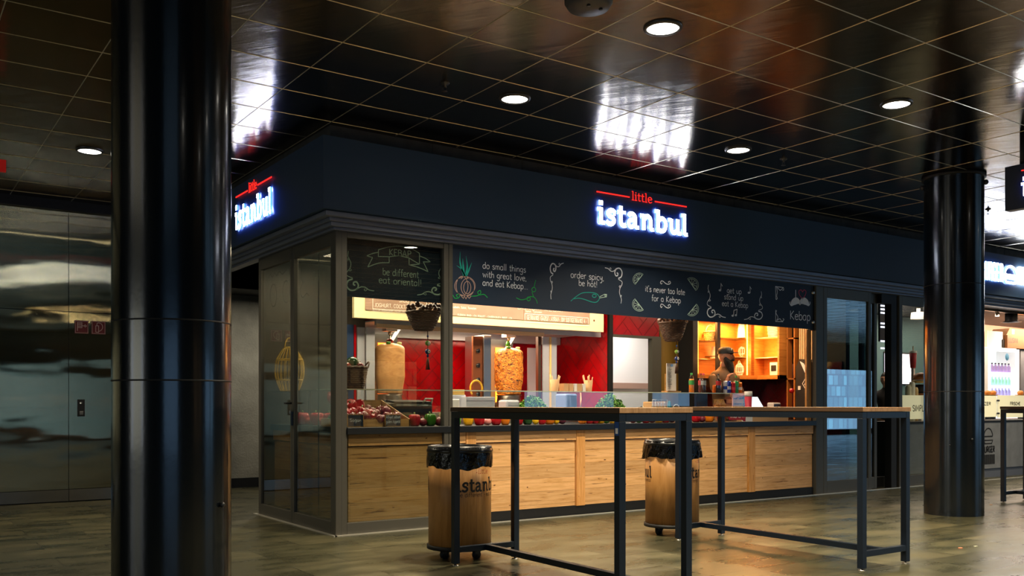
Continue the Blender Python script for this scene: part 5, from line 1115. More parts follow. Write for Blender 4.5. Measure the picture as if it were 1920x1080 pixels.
x=xk-.03; t=thing('red_ball','small red ball ornament hanging by the dark column','ornament',(x,q0+.04,1.30)); MB().lathe([(.001,-.035),(.025,-.025),(.035,0),(.025,.025),(.001,.035)],(x,q0+.04,1.31),14).build('ball',PM['red'],t); MB().tube([(x,q0+.04,1.34),(x,q0+.02,1.66)],.003,5).build('cord',M['wick'],t)

# ================================================================== PEOPLE
def skin_eval(nodes,edges):
    names=list(nodes); me=bpy.data.meshes.new('sk'); me.from_pydata([nodes[n][0] for n in names],[(names.index(a),names.index(b)) for a,b in edges],[])
    o=bpy.data.objects.new('sk',me); COL.objects.link(o); o.modifiers.new('s','SKIN'); 
    for i,n in enumerate(names):
        r=nodes[n][1]; r=r if isinstance(r,tuple) else (r,r); me.skin_vertices[0].data[i].radius=r; me.skin_vertices[0].data[i].use_root=(i==0)
    sb=o.modifiers.new('d','SUBSURF'); sb.levels=2; sb.render_levels=2
    dg=bpy.context.evaluated_depsgraph_get(); dg.update(); ev=o.evaluated_get(dg); m2=ev.to_mesh()
    V=[tuple(v.co) for v in m2.vertices]; Fc=[tuple(p.vertices) for p in m2.polygons]; ev.to_mesh_clear(); bpy.data.objects.remove(o); bpy.data.meshes.remove(me)
    return V,Fc
def head_mesh(c,k=1.0):
    vs=[];fs=[];nu,nv=40,28
    for j in range(nv+1):
        ph=PI*j/nv
        for i in range(nu):
            a=2*PI*i/nu; X=math.sin(ph)*math.cos(a); Y=math.sin(ph)*math.sin(a); Z=math.cos(ph)
            x=X*.098; y=Y*.077; z=Z*.118
            if Z<0: y*=1-.28*(-Z)**1.5; x*=1-.12*(-Z); x+= .012*(-Z) if X>0 else .02*(-Z)
            if X>0:
                nz=math.exp(-((Z+.10)/.20)**2)*math.exp(-(Y/.17)**2); x+=.026*nz
                x+=.007*math.exp(-((Z-.22)/.10)**2)*math.exp(-(Y/.6)**2)          # brow
                x-=.010*math.exp(-((Z-.06)/.09)**2)*(math.exp(-((abs(Y)-.36)/.16)**2)) # eye hollow
                x+=.008*math.exp(-((Z+.48)/.06)**2)*math.exp(-(Y/.28)**2)-.006*math.exp(-((Z+.54)/.03)**2)*math.exp(-(Y/.25)**2)+.006*math.exp(-((Z+.60)/.05)**2)*math.exp(-(Y/.25)**2)
                x+=.010*math.exp(-((Z+.85)/.15)**2)*math.exp(-(Y/.4)**2)
            vs.append((c[0]+x*k,c[1]+y*k,c[2]+z*k))
    for j in range(nv):
        for i in range(nu): l=(i+1)%nu; fs.append((j*nu+i,(j+1)*nu+i,(j+1)*nu+l,j*nu+l))
    return vs,fs
def hand_nodes(N,E,w,dirn,up,tag_,curl=.5,k=1.0):
    d=Vector(dirn).normalized(); u=Vector(up); u=(u-d*u.dot(d)).normalized(); s=d.cross(u); w=Vector(w)
    N[tag_+'p']=(tuple(w+d*.045),(.020,.034)); E.append((tag_+'w',tag_+'p')); 
    for i,(o,l) in enumerate(((-.030,.068),(-.010,.078),(.010,.074),(.030,.058))):
        b=w+d*.085+s*o; m=b+(d*math.cos(curl)-u*math.sin(curl))*l*.5; e=m+(d*math.cos(2*curl)-u*math.sin(2*curl))*l*.5
        N['%sa%d'%(tag_,i)]=(tuple(b),.0105); N['%sb%d'%(tag_,i)]=(tuple(m),.0092); N['%sc%d'%(tag_,i)]=(tuple(e),.0080)
        E+= [(tag_+'p','%sa%d'%(tag_,i)),('%sa%d'%(tag_,i),'%sb%d'%(tag_,i)),('%sb%d'%(tag_,i),'%sc%d'%(tag_,i))]
    b=w+d*.03-s*.034; m=b+(d*.7-s*.7-u*.2).normalized()*.032; e=m+(d*.9-s*.2-u*.4).normalized()*.03
    N[tag_+'t0']=(tuple(b),.013); N[tag_+'t1']=(tuple(m),.0105); N[tag_+'t2']=(tuple(e),.009); E+=[(tag_+'p',tag_+'t0'),(tag_+'t0',tag_+'t1'),(tag_+'t1',tag_+'t2')]
def person(label,loc,yaw,skinc,shirtc,trousc,rel,rwr,rhd,lel,lwr,lhd,beard=None,cap=None,hair=None,turn=0):
    rz=lambda P:[(math.cos(turn)*p[0]-math.sin(turn)*p[1],math.sin(turn)*p[0]+math.cos(turn)*p[1],p[2]) for p in P]
    t=thing('person',label,'person',loc)
    N={'pel':((0,0,.95),(.13,.15)),'sp':((.005,0,1.10),(.11,.145)),'ch':((.012,0,1.28),(.115,.155)),'nb':((.0,0,1.43),(.045,.06)),'nk':((.012,0,1.53),.046),'hd':((.02,0,1.62),.06)}
    E=[('pel','sp'),('sp','ch'),('ch','nb'),('nb','nk'),('nk','hd')]
    for s,sg,el,wr in(('r',-1,rel,rwr),('l',1,lel,lwr)):
        N[s+'s']=((0,sg*.172,1.41),.052); N[s+'e']=(el,.043); N[s+'w']=(wr,(.024,.030)); E+=[('nb',s+'s'),(s+'s',s+'e'),(s+'e',s+'w')]
        N[s+'h']=((0,sg*.09,.90),.09); N[s+'k']=((.02,sg*.10,.50),.058); N[s+'a']=((-.01,sg*.10,.09),.038); N[s+'f']=((.10,sg*.12,.045),(.04,.03)); N[s+'o']=((.17,sg*.13,.035),(.035,.022)); E+=[('pel',s+'h'),(s+'h',s+'k'),(s+'k',s+'a'),(s+'a',s+'f'),(s+'f',s+'o')]
    hand_nodes(N,E,rwr,rhd,(-.3,-1,0),'r',.55); hand_nodes(N,E,lwr,lhd,(1,0,.2),'l',.5)
    V,Fc=skin_eval(N,E); mb=MB(); mb.add(V,Fc,0,True); hc=(.035,0,1.665); hv,hf=head_mesh(hc); hm=MB(); hm.add(hv,hf,0,True)
    for sg in(-1,1): hm.lathe([(.001,-.006),(.016,-.004),(.022,.003),(.018,.009),(.006,.006),(.001,.004)],(hc[0]-.005,hc[1]+sg*.077,hc[2]-.008),14,axis='y',fn=lambda r,z,a:r*(1+.35*abs(math.sin(a))))
    mb.add(rz(hm.v),hm.f,0,True); bd=mb.build('body',skinc,None); bd.parent=t
    def child(m,name,mt,par=t):
        if name not in('shirt','trousers','shoe'): m.v=rz(m.v)
        o=m.build(name,mt,None); o.parent=par; return o
    for sg in(-1,1):
        m=MB(); m.lathe([(.001,-.011),(.009,-.007),(.0115,0),(.009,.007),(.001,.011)],(hc[0]+.078,sg*.029,hc[2]+.008),12); e=child(m,'eye',M['white']); m=MB(); m.lathe([(.006,.0),(.001,.003)],(hc[0]+.087,sg*.029,hc[2]+.008),10,axis='x'); child(m,'iris',M['black'],e)
        m=MB(); m.tube([(hc[0]+.088,sg*.014,hc[2]+.028),(hc[0]+.09,sg*.03,hc[2]+.034),(hc[0]+.078,sg*.048,hc[2]+.028)],.004,6); child(m,'eyebrow',hair or M['black'])
    m=MB(); m.tube([(hc[0]+.088,-.02,hc[2]-.062),(hc[0]+.098,0,hc[2]-.060),(hc[0]+.088,.02,hc[2]-.062)],.0045,6); child(m,'lips',mat('lips_%d'%int(loc[0]*10),'#7a3a30',.5))
    S={'a':((0,0,.93),(.145,.165)),'b':((.005,0,1.10),(.13,.165)),'c':((.012,0,1.30),(.145,.19)),'d':((0,0,1.415),(.095,.135)),'d2':((.008,0,1.50),(.070,.075)),'d3':((.012,0,1.55),(.062,.064))}; SE=[('a','b'),('b','c'),('c','d'),('d','d2'),('d2','d3')]
    for s,sg,el in(('r',-1,rel),('l',1,lel)):
        e=Vector(el); q=Vector((0,sg*.168,1.405)); S[s+'1']=(tuple(q),.068); S[s+'2']=(tuple(q.lerp(e,.5)),.062); S[s+'3']=(tuple(q.lerp(e,.95)),.058); SE+=[('d',s+'1'),(s+'1',s+'2'),(s+'2',s+'3')]
    V,Fc=skin_eval(S,SE); child(MB().add(V,Fc,0,True),'shirt',shirtc)
    T={'a':((0,0,.97),(.138,.158))}; TE=[]
    for s,sg in(('r',-1),('l',1)):
        T[s+'1']=((0,sg*.092,.88),.102); T[s+'2']=((.02,sg*.102,.50),.075); T[s+'3']=((-.005,sg*.102,.10),.062); TE+=[('a',s+'1'),(s+'1',s+'2'),(s+'2',s+'3')]
    V,Fc=skin_eval(T,TE); child(MB().add(V,Fc,0,True),'trousers',trousc)
    for sg in(-1,1): m=MB(); m.tube([(-.06,sg*.105,.05),(.0,sg*.11,.055),(.10,sg*.122,.048),(.20,sg*.135,.035)],[.04,.048,.046,.030],10); child(m,'shoe',M['dark'])
    if beard:
        B={'a':((hc[0]+.035,0,hc[2]-.08),(.072,.084)),'b':((hc[0]+.055,0,hc[2]-.13),(.055,.062)),'c':((hc[0]+.065,0,hc[2]-.19),(.045,.050)),'d':((hc[0]+.06,0,hc[2]-.25),(.026,.03)),'m1':((hc[0]+.02,-.06,hc[2]-.045),.040),'m2':((hc[0]+.02,.06,hc[2]-.045),.040),'n1':((hc[0]+.012,-.070,hc[2]+.0),.022),'n2':((hc[0]+.012,.070,hc[2]+.0),.022)}
        V,Fc=skin_eval(B,[('a','b'),('b','c'),('c','d'),('a','m1'),('a','m2'),('m1','n1'),('m2','n2')]); child(MB().add(V,Fc,0,True),'beard',beard)
        m=MB(); m.tube([(hc[0]+.075,-.045,hc[2]-.06),(hc[0]+.102,-.02,hc[2]-.046),(hc[0]+.110,0,hc[2]-.044),(hc[0]+.102,.02,hc[2]-.046),(hc[0]+.075,.045,hc[2]-.06)],[.008,.012,.012,.012,.008],8); child(m,'moustache',beard)
    if cap:
        m=MB(); pr=[(.104,.035),(.107,.06),(.104,.085),(.088,.108),(.055,.125),(.001,.132)]; m.lathe(pr,(hc[0]-.004,0,hc[2]),32,fn=lambda r,z,a:r*(.83+.17*abs(math.cos(a))),cap=False); co=child(m,'cap',cap)
        m=MB(); vs=[];n=14
        for lay in(0,1):
            for k in range(n+1):
                a=-1.25+2.5*k/n; vs.append((hc[0]+.094*math.cos(a),.086*math.sin(a),hc[2]+.050-lay*.006)); vs.append((hc[0]+.094*math.cos(a)+.078*max(.05,math.cos(a*.9)),.088*math.sin(a),hc[2]+.056-lay*.006-.004))
        fs=[]; q=2*(n+1)
        for k in range(n): b0=2*k; fs+=[(b0,b0+1,b0+3,b0+2),(q+b0+2,q+b0+3,q+b0+1,q+b0),(b0+1,q+b0+1,q+b0+3,b0+3)]
        m.add(vs,fs,0,True); child(m,'visor',cap,co)
        m=MB(); m.lathe([(.022,0),(.018,.004),(.001,.005)],(hc[0]+.088,-.03,hc[2]+.088),16,axis='x'); child(m,'badge',mat('cap_badge','#c8b48a',.5),co)
    elif hair:
        m=MB(); vs,fs=head_mesh((hc[0]-.012,0,hc[2]+.012),1.09); 
        keep=[f_ for f_ in fs if all(not(vs[i][0]>hc[0]+.045 and vs[i][2]<hc[2]+.055) and not(vs[i][2]<hc[2]-.05) for i in f_)]; m.add(vs,keep,0,True); child(m,'hair',hair)
    t.rotation_euler=(0,0,yaw); return t
xp=wx(1356,1.05); sc_=(zz(650,xp,1.05)-KF)/1.797
pm=person('bearded man in a black cap and tan shirt behind the counter, hand at his beard',(xp,1.05,KF),math.radians(-92),mat('skin_tan','#b0765a',.5,sss=.1),mat('tan_shirt','#5e4226',.8,vary=(12,.2,(1,1,1))),mat('dark_trousers','#1b1d22',.8),
 (.10,-.26,1.19),(.17,-.11,1.33),(.1,.3,.9),(.06,.28,1.16),(.23,.06,1.15),(.15,-1,.1),beard=mat('black_beard','#0f0c0b',.7,bump=(120,.8,(1,1,.3))),cap=mat('black_cap','#0f1013',.6),hair=M['black'],turn=math.radians(26))
pm.scale=(sc_,)*3

# ================================================================== HIGH TABLES
def high_table(x0,label,y0=-3.575,y1=-1.79,w_=.56):
    t=thing('high_table',label,'table',(x0+w_/2,(y0+y1)/2,0),'steel framed high tables in the concourse'); ZT=1.107; s=.045; i_=.0
    box('tabletop',M['ttop'],t,x0,y0,ZT-.030,x0+w_,y1,ZT,bevel=.002)
    mb=MB(); a=ZT-.031-s
    mb.box(x0+.004,y0+.004,a,x0+.004+s,y1-.004,ZT-.031); mb.box(x0+w_-.004-s,y0+.004,a,x0+w_-.004,y1-.004,ZT-.031); mb.box(x0+.05,y0+.004,a,x0+w_-.05,y0+.004+s,ZT-.031); mb.box(x0+.05,y1-.004-s,a,x0+w_-.05,y1-.004,ZT-.031); mb.build('apron',M['steelt'],t,bevel=.002)
    for lx in (x0+.004,x0+w_-.004-s):
        for ly_ in (y0+.004,y1-.004-s):
            l=box('leg',M['steelt'],t,lx,ly_,.014,lx+s,ly_+s,a,bevel=.002); MB().lathe([(.024,0),(.024,.004),(.006,.006),(.006,.016)],(lx+s/2,ly_+s/2,0),14,cap=False).build('foot',M['inox'],l)
    for ly_ in (y0+.006,y1-.006-s+.004): box('end_rail',M['steelt'],t,x0+.049,ly_,.09,x0+w_-.049,ly_+.04,.13,bevel=.002)
    box('long_rail',M['steelt'],t,x0+w_/2-.02,y0+.05,.09,x0+w_/2+.02,y1-.05,.13,bevel=.002)
    return t
high_table(.07,'black steel high table with wooden top nearest the camera, before the left bin')
high_table(2.24,'black steel high table with a wooden top between the other two')
high_table(7.42,'black steel high table beyond the right pillar')
t=thing('blue_sticker','small blue and white sticker on a leg of the nearest high table','sticker',(.072,-3.535,.98)); box('sheet',mat('sticker_blue','#274a8a',.5),t,.072,-3.566,.955,.0735,-3.533,1.03); box('white_print',M['paper'],t,.0712,-3.56,.965,.0722,-3.54,.995)

# ================================================================== BINS
def bin_(x,y,u0,label,ragged):
    t=thing('waste_bin',label,'bin',(x,y,0),'wheeled wooden waste bins'); R=.232; ac=math.atan2(CY-y,CX-x)
    MB().lathe([(.001,.10),(R,.10),(R,.80),(R-.01,.80)],(x,y,0),64,cap=False).build('wooden_drum',M['binw'],t)
    MB().lathe([(.001,.070),(R+.012,.070),(R+.012,.098),(.001,.099)],(x,y,0),48,cap=False).build('base_plate',M['dark'],t)
    for k in range(4):
        a=ac+.75+k*PI/2; cx_,cy_=x+.165*math.cos(a),y+.165*math.sin(a); c=MB().lathe([(.001,-.014),(.030,-.013),(.034,-.008),(.034,.008),(.030,.013),(.001,.014)],(cx_+.01,cy_,.034),20,axis='y').build('caster',M['dark'],t)
        mb=MB(); mb.box(cx_-.012,cy_-.022,.04,cx_+.02,cy_-.017,.07); mb.box(cx_-.012,cy_+.017,.04,cx_+.02,cy_+.022,.07); mb.build('caster_fork',M['rim'],c)
    random.seed(int(x*10)+3); ph=[random.uniform(0,6) for _ in range(6)]; n=96; rows=10; vs=[]; fs=[]
    for j in range(rows):
        f_=j/(rows-1)
        for k in range(n):
            a=2*PI*k/n; low=.665+.009*math.sin(3*a+ph[0])+.006*math.sin(7*a+ph[1])+.003*math.sin(19*a+ph[2]); z_=.812*(1-f_)+low*f_
            rr=R+.006+ragged*(.008*f_*(math.sin(13*a+ph[3]+f_*5)+.7*math.sin(29*a+ph[4]+f_*9))+.010*f_)+.004*math.sin(f_*PI)
            vs.append((x+rr*math.cos(a),y+rr*math.sin(a),z_))
    for j in range(rows-1):
        for k in range(n): l=(k+1)%n; fs.append((j*n+l,j*n+k,(j+1)*n+k,(j+1)*n+l))
    MB().add(vs,fs,0,True).build('bin_bag',M['bag'],t)
    MB().lathe([(R+.008,.775),(R+.014,.78),(R+.014,.795),(R+.008,.80),(R+.004,.822),(R-.012,.824),(R-.02,.815),(R-.03,.78),(.001,.775)],(x,y,0),64,cap=False).build('lid_ring',M['black'],t)
    for k in range(2):
        uu=u0+k*PI*R*-1
        mp=lambda u,v,h:(x+(R+.0012+h*.05)*math.cos(ac+(u+uu)/R),y+(R+.0012+h*.05)*math.sin(ac+(u+uu)/R),v)
        logo(t,mp,.45,.497,.072,lit=False,names=('lettering','small_lettering'))
        mb=MB(); write(mb,'be different - eat oriental',mp,.01,.462,.020,.43,.14); mb.build('slogan',M['ink'],t)
    return t
bin_(.321,-1.506,-.025,'wheeled wooden waste bin with a smooth black bag behind the nearest high table',.35)
bin_(2.489,-1.508,.085,'wheeled wooden waste bin with a crumpled black bag behind the middle high table',1.3)
for i,(px,py,c,l) in enumerate(((1799,1029,'#c87a5a','tiny reddish scrap on the floor before the right pillar'),(1828,1026,'#a8a890','tiny pale scrap on the floor right of the reddish one'),(1857,947,'#d8b088','tiny pale scrap on the floor beside the far table leg'))):
    k=(px-960)/F; D=CH*F/(py-HY); X=CX+D*(DX+k*RX); Y=CY+D*(DY+k*RY); t=thing('litter_scrap',l,'litter',(X,Y,0)); MB().prism([(X,Y),(X+.03,Y-.01),(X+.045,Y+.012),(X+.015,Y+.02)],lambda u,v,h:(u,v,h),.001,.006).build('scrap',mat('scrap_%d'%i,c,.8),t)
# ================================================================== BURGER SHOP NEXT DOOR
M['teal_wall']=mat('teal_wall','#3f5e5e',.7); M['peach']=mat('peach_wall','#e6b496',.7); M['grey']=mat('grey_panel','#6f7174',.6,vary=(6,.15,(1,1,1)))
BYR=2.6
xs_=wx(1775,BYR)
box('wall_burger_rear',M['teal_wall'],None,7.45,BYR,0,xs_,BYR+.1,3.0,kind=ST); box('wall_burger_rear_right',M['peach'],None,xs_,BYR,0,24,BYR+.1,3.0,kind=ST)
box('wall_burger_side',M['teal_wall'],None,7.3,.5,0,7.45,BYR,3.0,kind=ST)
box('trim_19',M['dark'],None,7.3,.14,2.75,24,BYR,2.85,kind=ST)
lamp('burger_shop_light','AREA',(11.5,1.6,2.7),70,(1,.80,.62),3,1.2); lamp('burger_shop_light','AREA',(15.5,1.3,2.7),90,(1,.78,.6),3,1.2)
lamp('burger_shop_light','AREA',(15.4,1.2,2.6),80,(1,.74,.56),3,.5,(math.radians(80),0,0))  # fill added to brighten the peach rear wall
lamp('burger_shop_light','AREA',(13.6,.6,2.7),40,(1,.72,.5),3,.4)
t=thing('burger_counter','grey counter with a black burger logo right of the pillar','counter',(9.0,.25,0)); box('front',M['grey'],t,8.75,.25,.14,16,.30,.86); box('kick',mat('kick_grey','#585c66',.5),t,8.75,.27,0,16,.30,.14); box('top',M['dark'],t,8.75,.24,.86,16,.9,.885); box('body',M['dark'],t,8.75,.30,.0,16,.85,.86)
mb=MB(); yq=.25
def BG(px,py): x=wx(px,yq); return (x,zz(py,x,yq))
ccx,ccz=BG(1853,822); s=.125
mb.ribbon([(ccx+s*math.cos(a*PI/14),ccz+.03+s*1.0*math.sin(a*PI/14)) for a in range(15)]+[(ccx-s,ccz+.03),(ccx+s,ccz+.03)],.022,on(yq)); mb.ribbon([(ccx-s,ccz-.03),(ccx+s,ccz-.03),(ccx+s*.8,ccz-.08),(ccx-s*.8,ccz-.08),(ccx-s,ccz-.03)],.02,on(yq)); mb.build('burger_emblem',M['ink'],t)
mb=MB(); write(mb,'BURGER',on(yq),ccx-.17,ccz-.215,.055,.36,.45); mb.build('lettering',M['ink'],t)
mb=MB(); [mb.box(ccx-.17+k*.052,yq-.002,ccz-.40,ccx-.17+k*.052+.046,yq,ccz-.25) for k in range(7)]; mb.build('bar_emblem',M['ink'],t)
t=thing('spit_guard','row of cream and clear glass front panels on the burger counter','glass guard',(9.0,.3,.885))
def panel(px0,px1,py0,py1,m,y=.3): x0,x1=wx(px0,y),wx(px1,y); return box('glass_panel',m,t,x0,y,zz(py1,x0,y),x1,y+.01,zz(py0,x0,y))
M['creamlit']=mat('frosted_cream_panel','#efe7c4',.4,emit='#f3e6b8',es=.35)
panel(1692,1760,741,786,M['creamlit']); panel(1762,1869,741,783,M['creamlit']); panel(1871,1990,741,783,M['creamlit'])
M['gtext']=M['ink']
def bt(txt,px0,px1,pyb,py0,wd=.22,par=None):
    y=.298; x0,x1=wx(px0,y),wx(px1,y); z=zz(pyb,x0,y); h=(zz(py0,x0,y)-z)/1.6; mb=MB(); write(mb,txt,on(y),x0,z,h,x1-x0,wd); mb.build('lettering',M['ink'],par or t)
bt('SIMPLY',1711,1737,771,760); bt('SCHWEIZER',1820,1858,759.5,754,.4); bt('FRISCHE',1894,1913,759.5,754,.4)
mb=MB()
for px in (1869.5,1872): 
    x=wx(px,.29)
    for py in (751,775): mb.lathe([(.015,.29),(.015,.275),(.001,.275)],(x,0,zz(py,x,.29)),10,axis='y')
mb.build('glass_clamp',M['rim'],t)
y=.55; MB().box(wx(1800,y),y,.885,wx(1990,y),y+.01,1.24).build('inner_pane',M['glass'],t)
# burger poster, price board, slanted sign, light panel
y=.9; 
def bx(name,label,cat,px0,px1,py0,py1,y,m,th=.03,part='panel',grp=None):
    x0,x1=wx(px0,y),wx(px1,y); tt=thing(name,label,cat,((x0+x1)/2,y,zz(py1,x0,y)),grp); box(part,m,tt,x0,y,zz(py1,x0,y),x1,y+th,zz(py0,x0,y)); return tt,x0,x1,zz(py1,x0,y),zz(py0,x0,y)
_=bx('menu_light_panel','white lit menu panel on the teal wall behind the dark post','light panel',1661,1711,662,719,2.55,mat('lit_white_panel','#ffffff',.5,emit='#f2ecff',es=1.0))[0]; X0,X1=wx(1659,2.57),wx(1713,2.57); box('dark_frame',M['dark'],_,X0,2.585,zz(721,X0,2.57),X1,2.6,zz(659,X0,2.57))
tt,x0,x1,z0,z1=bx('menu_screen','dark slanted menu screen with white rows at the top left of the burger shop','screen',1650,1660,566,640,1.2,M['dark'])
mb=MB(); [mb.box(x0+.01,1.19,z1-.07-k*.055,x1-.02,1.198,z1-.045-k*.055) for k in (0,1,2,5,6,10,12)]; mb.build('white_rows',mat('screen_rows','#ffffff',.5,emit='#dfe8ff',es=1.6),tt)
tt=thing('burger_picture','tall burger with black bun picture standing behind the glass left of the pillar','picture',(wx(1726,.7),.7,.885)); X=wx(1727,.7); zc=lambda py:zz(py,X,.7)
MB().lathe([(.11,0),(.118,.02),(.10,.07),(.06,.10),(.001,.11)],(X,.7,zc(712)),24).build('top_bun',mat('bun','#c07038',.4),tt); MB().lathe([(.10,0),(.12,.02),(.11,.04)],(X,.7,zc(718)),20,fn=lambda r,z,a:r*(1+.05*math.sin(9*a))).build('cheese',mat('cheese','#e8c078',.5),tt)
MB().lathe([(.08,0),(.12,.03),(.11,.07),(.125,.10),(.10,.13)],(X,.7,zc(737)),20,fn=lambda r,z,a:r*(1+.08*math.sin(7*a+z*90))).build('dark_patty',mat('patty','#1c1412',.5,vary=(30,.8,(1,1,1))),tt); MB().lathe([(.06,0),(.09,.01),(.08,.03)],(X,.7,zc(741)),20).build('bottom_bun',mat('bun_low','#a86a30',.5),tt); box('stand',M['white'],tt,X-.04,.67,.885,X+.04,.73,zc(741))
x=wx(1712,.6)
for i,(px,py0,py1,c) in enumerate(((1703,722,739,'#cfc8b0'),(1710,716,739,'#d8d4c6'),(1716,726,739,'#c0a070'))):
    X=wx(px,.6); z0=zz(740,X,.6); tt=thing('glass_jar','%s small jar on the burger counter left of the burger'%ORD[i],'jar',(X,.6,.885),'jars on the burger counter'); MB().lathe([(.04,.885),(.045,.9),(.045,zz(py0+5,X,.6)),(.03,zz(py0,X,.6)),(.001,zz(py0,X,.6))],(X,.6,0),16,cap=False).build('body',mat('jar_%d'%i,c,.2),tt)
X=wx(1729,.7); tt=thing('paper_cup','red and white paper cup above the burger left of the pillar','cup',(X,.85,1.0)); MB().lathe([(.04,zz(690,X,.85)),(.055,zz(662,X,.85)),(.001,zz(662,X,.85))],(X,.85,0),16).build('body',mat('cup_red','#b83038',.5),tt); MB().lathe([(.056,zz(662,X,.85)),(.056,zz(658,X,.85)),(.001,zz(657,X,.85))],(X,.85,0),16,cap=False).build('lid',M['white'],tt); box('stand',M['white'],tt,X-.02,.83,.885,X+.02,.87,zz(690,X,.85)); MB().tube([(X,.85,zz(658,X,.85)),(X,.85,zz(649,X,.85))],.008,6).build('straw',M['kraft'],tt)
X=wx(1722,1.3); tt=thing('pendant_lamp','white drum pendant lamp at the top left of the pillar inside the burger shop','lamp',(X,1.3,2.75)); zt_=zz(586,X,1.3); zb_=zz(598,X,1.3); MB().lathe([(.12,zb_),(.11,zt_),(.001,zt_+.005)],(X,1.3,0),24,cap=False).build('shade',M['white'],tt); MB().tube([(X,1.3,zt_),(X,1.3,2.75)],.03,8).build('stem',M['white'],tt); MB().lathe([(.10,zb_+.01),(.001,zb_+.01)],(X,1.3,0),20,cap=False).build('bulb',mat('lamp_warm','#ffffff',.5,emit='#fff0d8',es=3),tt)
X=wx(1896,1.0); tt=thing('pendant_lamp','black wide-brimmed pendant lamp at the right edge of the burger shop','lamp',(X,1.0,2.75)); zt_=zz(592,X,1.0); zb_=zz(604,X,1.0); MB().lathe([(.17,zb_),(.10,zb_+.02),(.10,zt_+.04),(.001,zt_+.05)],(X,1.0,0),24,cap=False).build('shade',M['black'],tt); MB().tube([(X,1.0,zt_),(X,1.0,2.75)],.02,8).build('stem',M['black'],tt)
X=wx(1870,.9); z_=zz(593,X,.9); tt=thing('spotlight','small glowing spotlight on a ceiling track right of the pillar','spotlight',(X,.9,2.72)); MB().lathe([(.035,z_),(.03,z_+.07),(.001,z_+.075)],(X,.9,0),16,cap=False).build('head',M['inox'],tt); MB().lathe([(.033,z_+.002),(.001,z_-.004)],(X,.9,0),16,cap=False).build('lens',mat('spot_lens','#ffffff',.5,emit='#ffd0a0',es=20),tt); MB().tube([(X,.9,z_+.07),(X,.9,2.75)],.01,6).build('stem',M['dark'],tt)
x0=wx(1848,.9); tt=thing('ceiling_track','pale lighting track under the dark ceiling of the burger shop','track',(x0,.9,2.72)); box('rail',M['inox'],tt,10.4,.88,2.71,15,.92,2.745)
# drinks fridge
y=1.3; x0,x1=wx(1855,y),wx(1911,y); z0,z1=.885,zz(652,x0,y); tt=thing('drinks_fridge','bright white lit drinks fridge on the burger counter','fridge',((x0+x1)/2,y,.885))
M['litw']=mat('fridge_light','#ffffff',.5,emit='#eef6ff',es=1.25); M['fin']=mat('fridge_interior','#eaf2f4',.5,emit='#e4f2f8',es=.4)
mb=MB(); mb.box(x0,y,z0,x0+.05,y+.04,z1); mb.box(x1-.05,y,z0,x1,y+.04,z1); mb.box(x0+.05,y,z1-.05,x1-.05,y+.04,z1); mb.box(x0+.05,y,z0,x1-.05,y+.04,z0+.05); mb.build('door_frame',M['litw'],tt)
box('back_panel',M['fin'],tt,x0,y+.42,z0,x1,y+.45,z1); mb=MB(); mb.box(x0-.02,y+.02,z0,x0,y+.45,z1); mb.box(x1,y+.02,z0,x1+.02,y+.45,z1); mb.box(x0,y+.05,z1,x1,y+.45,z1+.02); mb.build('casing',M['white'],tt)
sh=[zz(737,x0,y),zz(720,x0,y),zz(697,x0,y)]; sh=[zz(722,x0,y+.1),zz(697,x0,y+.1)]
for z_ in sh+[zz(743,x0,y+.1)]: box('shelf',M['litw'],tt,x0+.05,y+.06,z_-.012,x1-.05,y+.4,z_)
MB().lathe([(.065,y+.035),(.06,y+.03),(.001,y+.03)],((x0*.35+x1*.65),0,zz(667,x0,y)),24,axis='y').build('round_sticker',mat('sticker_cyan','#5f9fc4',.5),tt)
dz=[z0+.05]+sh
for r_,(zz_,c,l,g_) in enumerate(((sh[1],'#a892c8','slim purple bottle on the top shelf of the lit drinks fridge','bottles on the top fridge shelf'),(sh[0],'#9adcc8','slim green bottle on the middle shelf of the lit drinks fridge','bottles on the middle fridge shelf'),(zz(743,x0,y+.1),'#a8a0dc','slim violet bottle on the bottom shelf of the lit drinks fridge','bottles on the bottom fridge shelf'))):
    bm_=mat('fridge_bottle_%d'%r_,c,.2); pb=None
    for k in range(8):
        X=x0+.12+k*(x1-x0-.22)/7; Y=y+.14
        if pb is None:
            pb=thing('small_bottle',l,'bottle',(X,Y,zz_),g_); MB().lathe([(.030,0),(.032,.01),(.032,.10),(.013,.13),(.013,.155),(.001,.155)],(X,Y,zz_),12,cap=False).build('body',bm_,pb); MB().lathe([(.015,.15),(.015,.17),(.001,.17)],(X,Y,zz_),10,cap=False).build('cap',M['ink'] if r_==0 else M['white'],pb)
        else: c_=copy_tree(pb); c_.location=(X,Y,zz_)
# boxes and papers above the fridge
y=1.45; zf=zz(652,wx(1885,y),y)
tt,x0,x1,z0,z1=bx('cardboard_box','brown cardboard box lettered LUSINI on the fridge at the right edge','box',1889,1935,628,652,y,mat('carton_brown','#7a4a20',.7),.35,'carton')
P=[(x0,z1),(x1,z1),(x1-.05,z1+.13),(x0+.12,z1+.13)]; MB().prism(P,lambda u,v,h:(u,y+.0+h,v),.02,.33).build('folded_top',mat('carton_light','#8a5a2a',.7),tt)
mb=MB(); write(mb,'LUSINI',on(y-.001),x0+.03,z0+.10,.052,.34,.22); mb.build('lettering',M['ink'],tt); box('white_label',M['paper'],tt,x0+.2,y+.018,z1+.03,x0+.28,y+.02,z1+.11)
bx('paper_notice','white paper notice on the peach wall above the fridge','notice',1853,1880,620,652,1.5,M['paper'],.02)
bx('dark_box','small dark grey box between the notice and the carton','box',1878,1889,636,652,1.5,M['ink'],.2)
bx('grey_machine','dark grey machine right of the lit fridge','machine',1914,1985,655,740,1.5,M['grey'],.3)
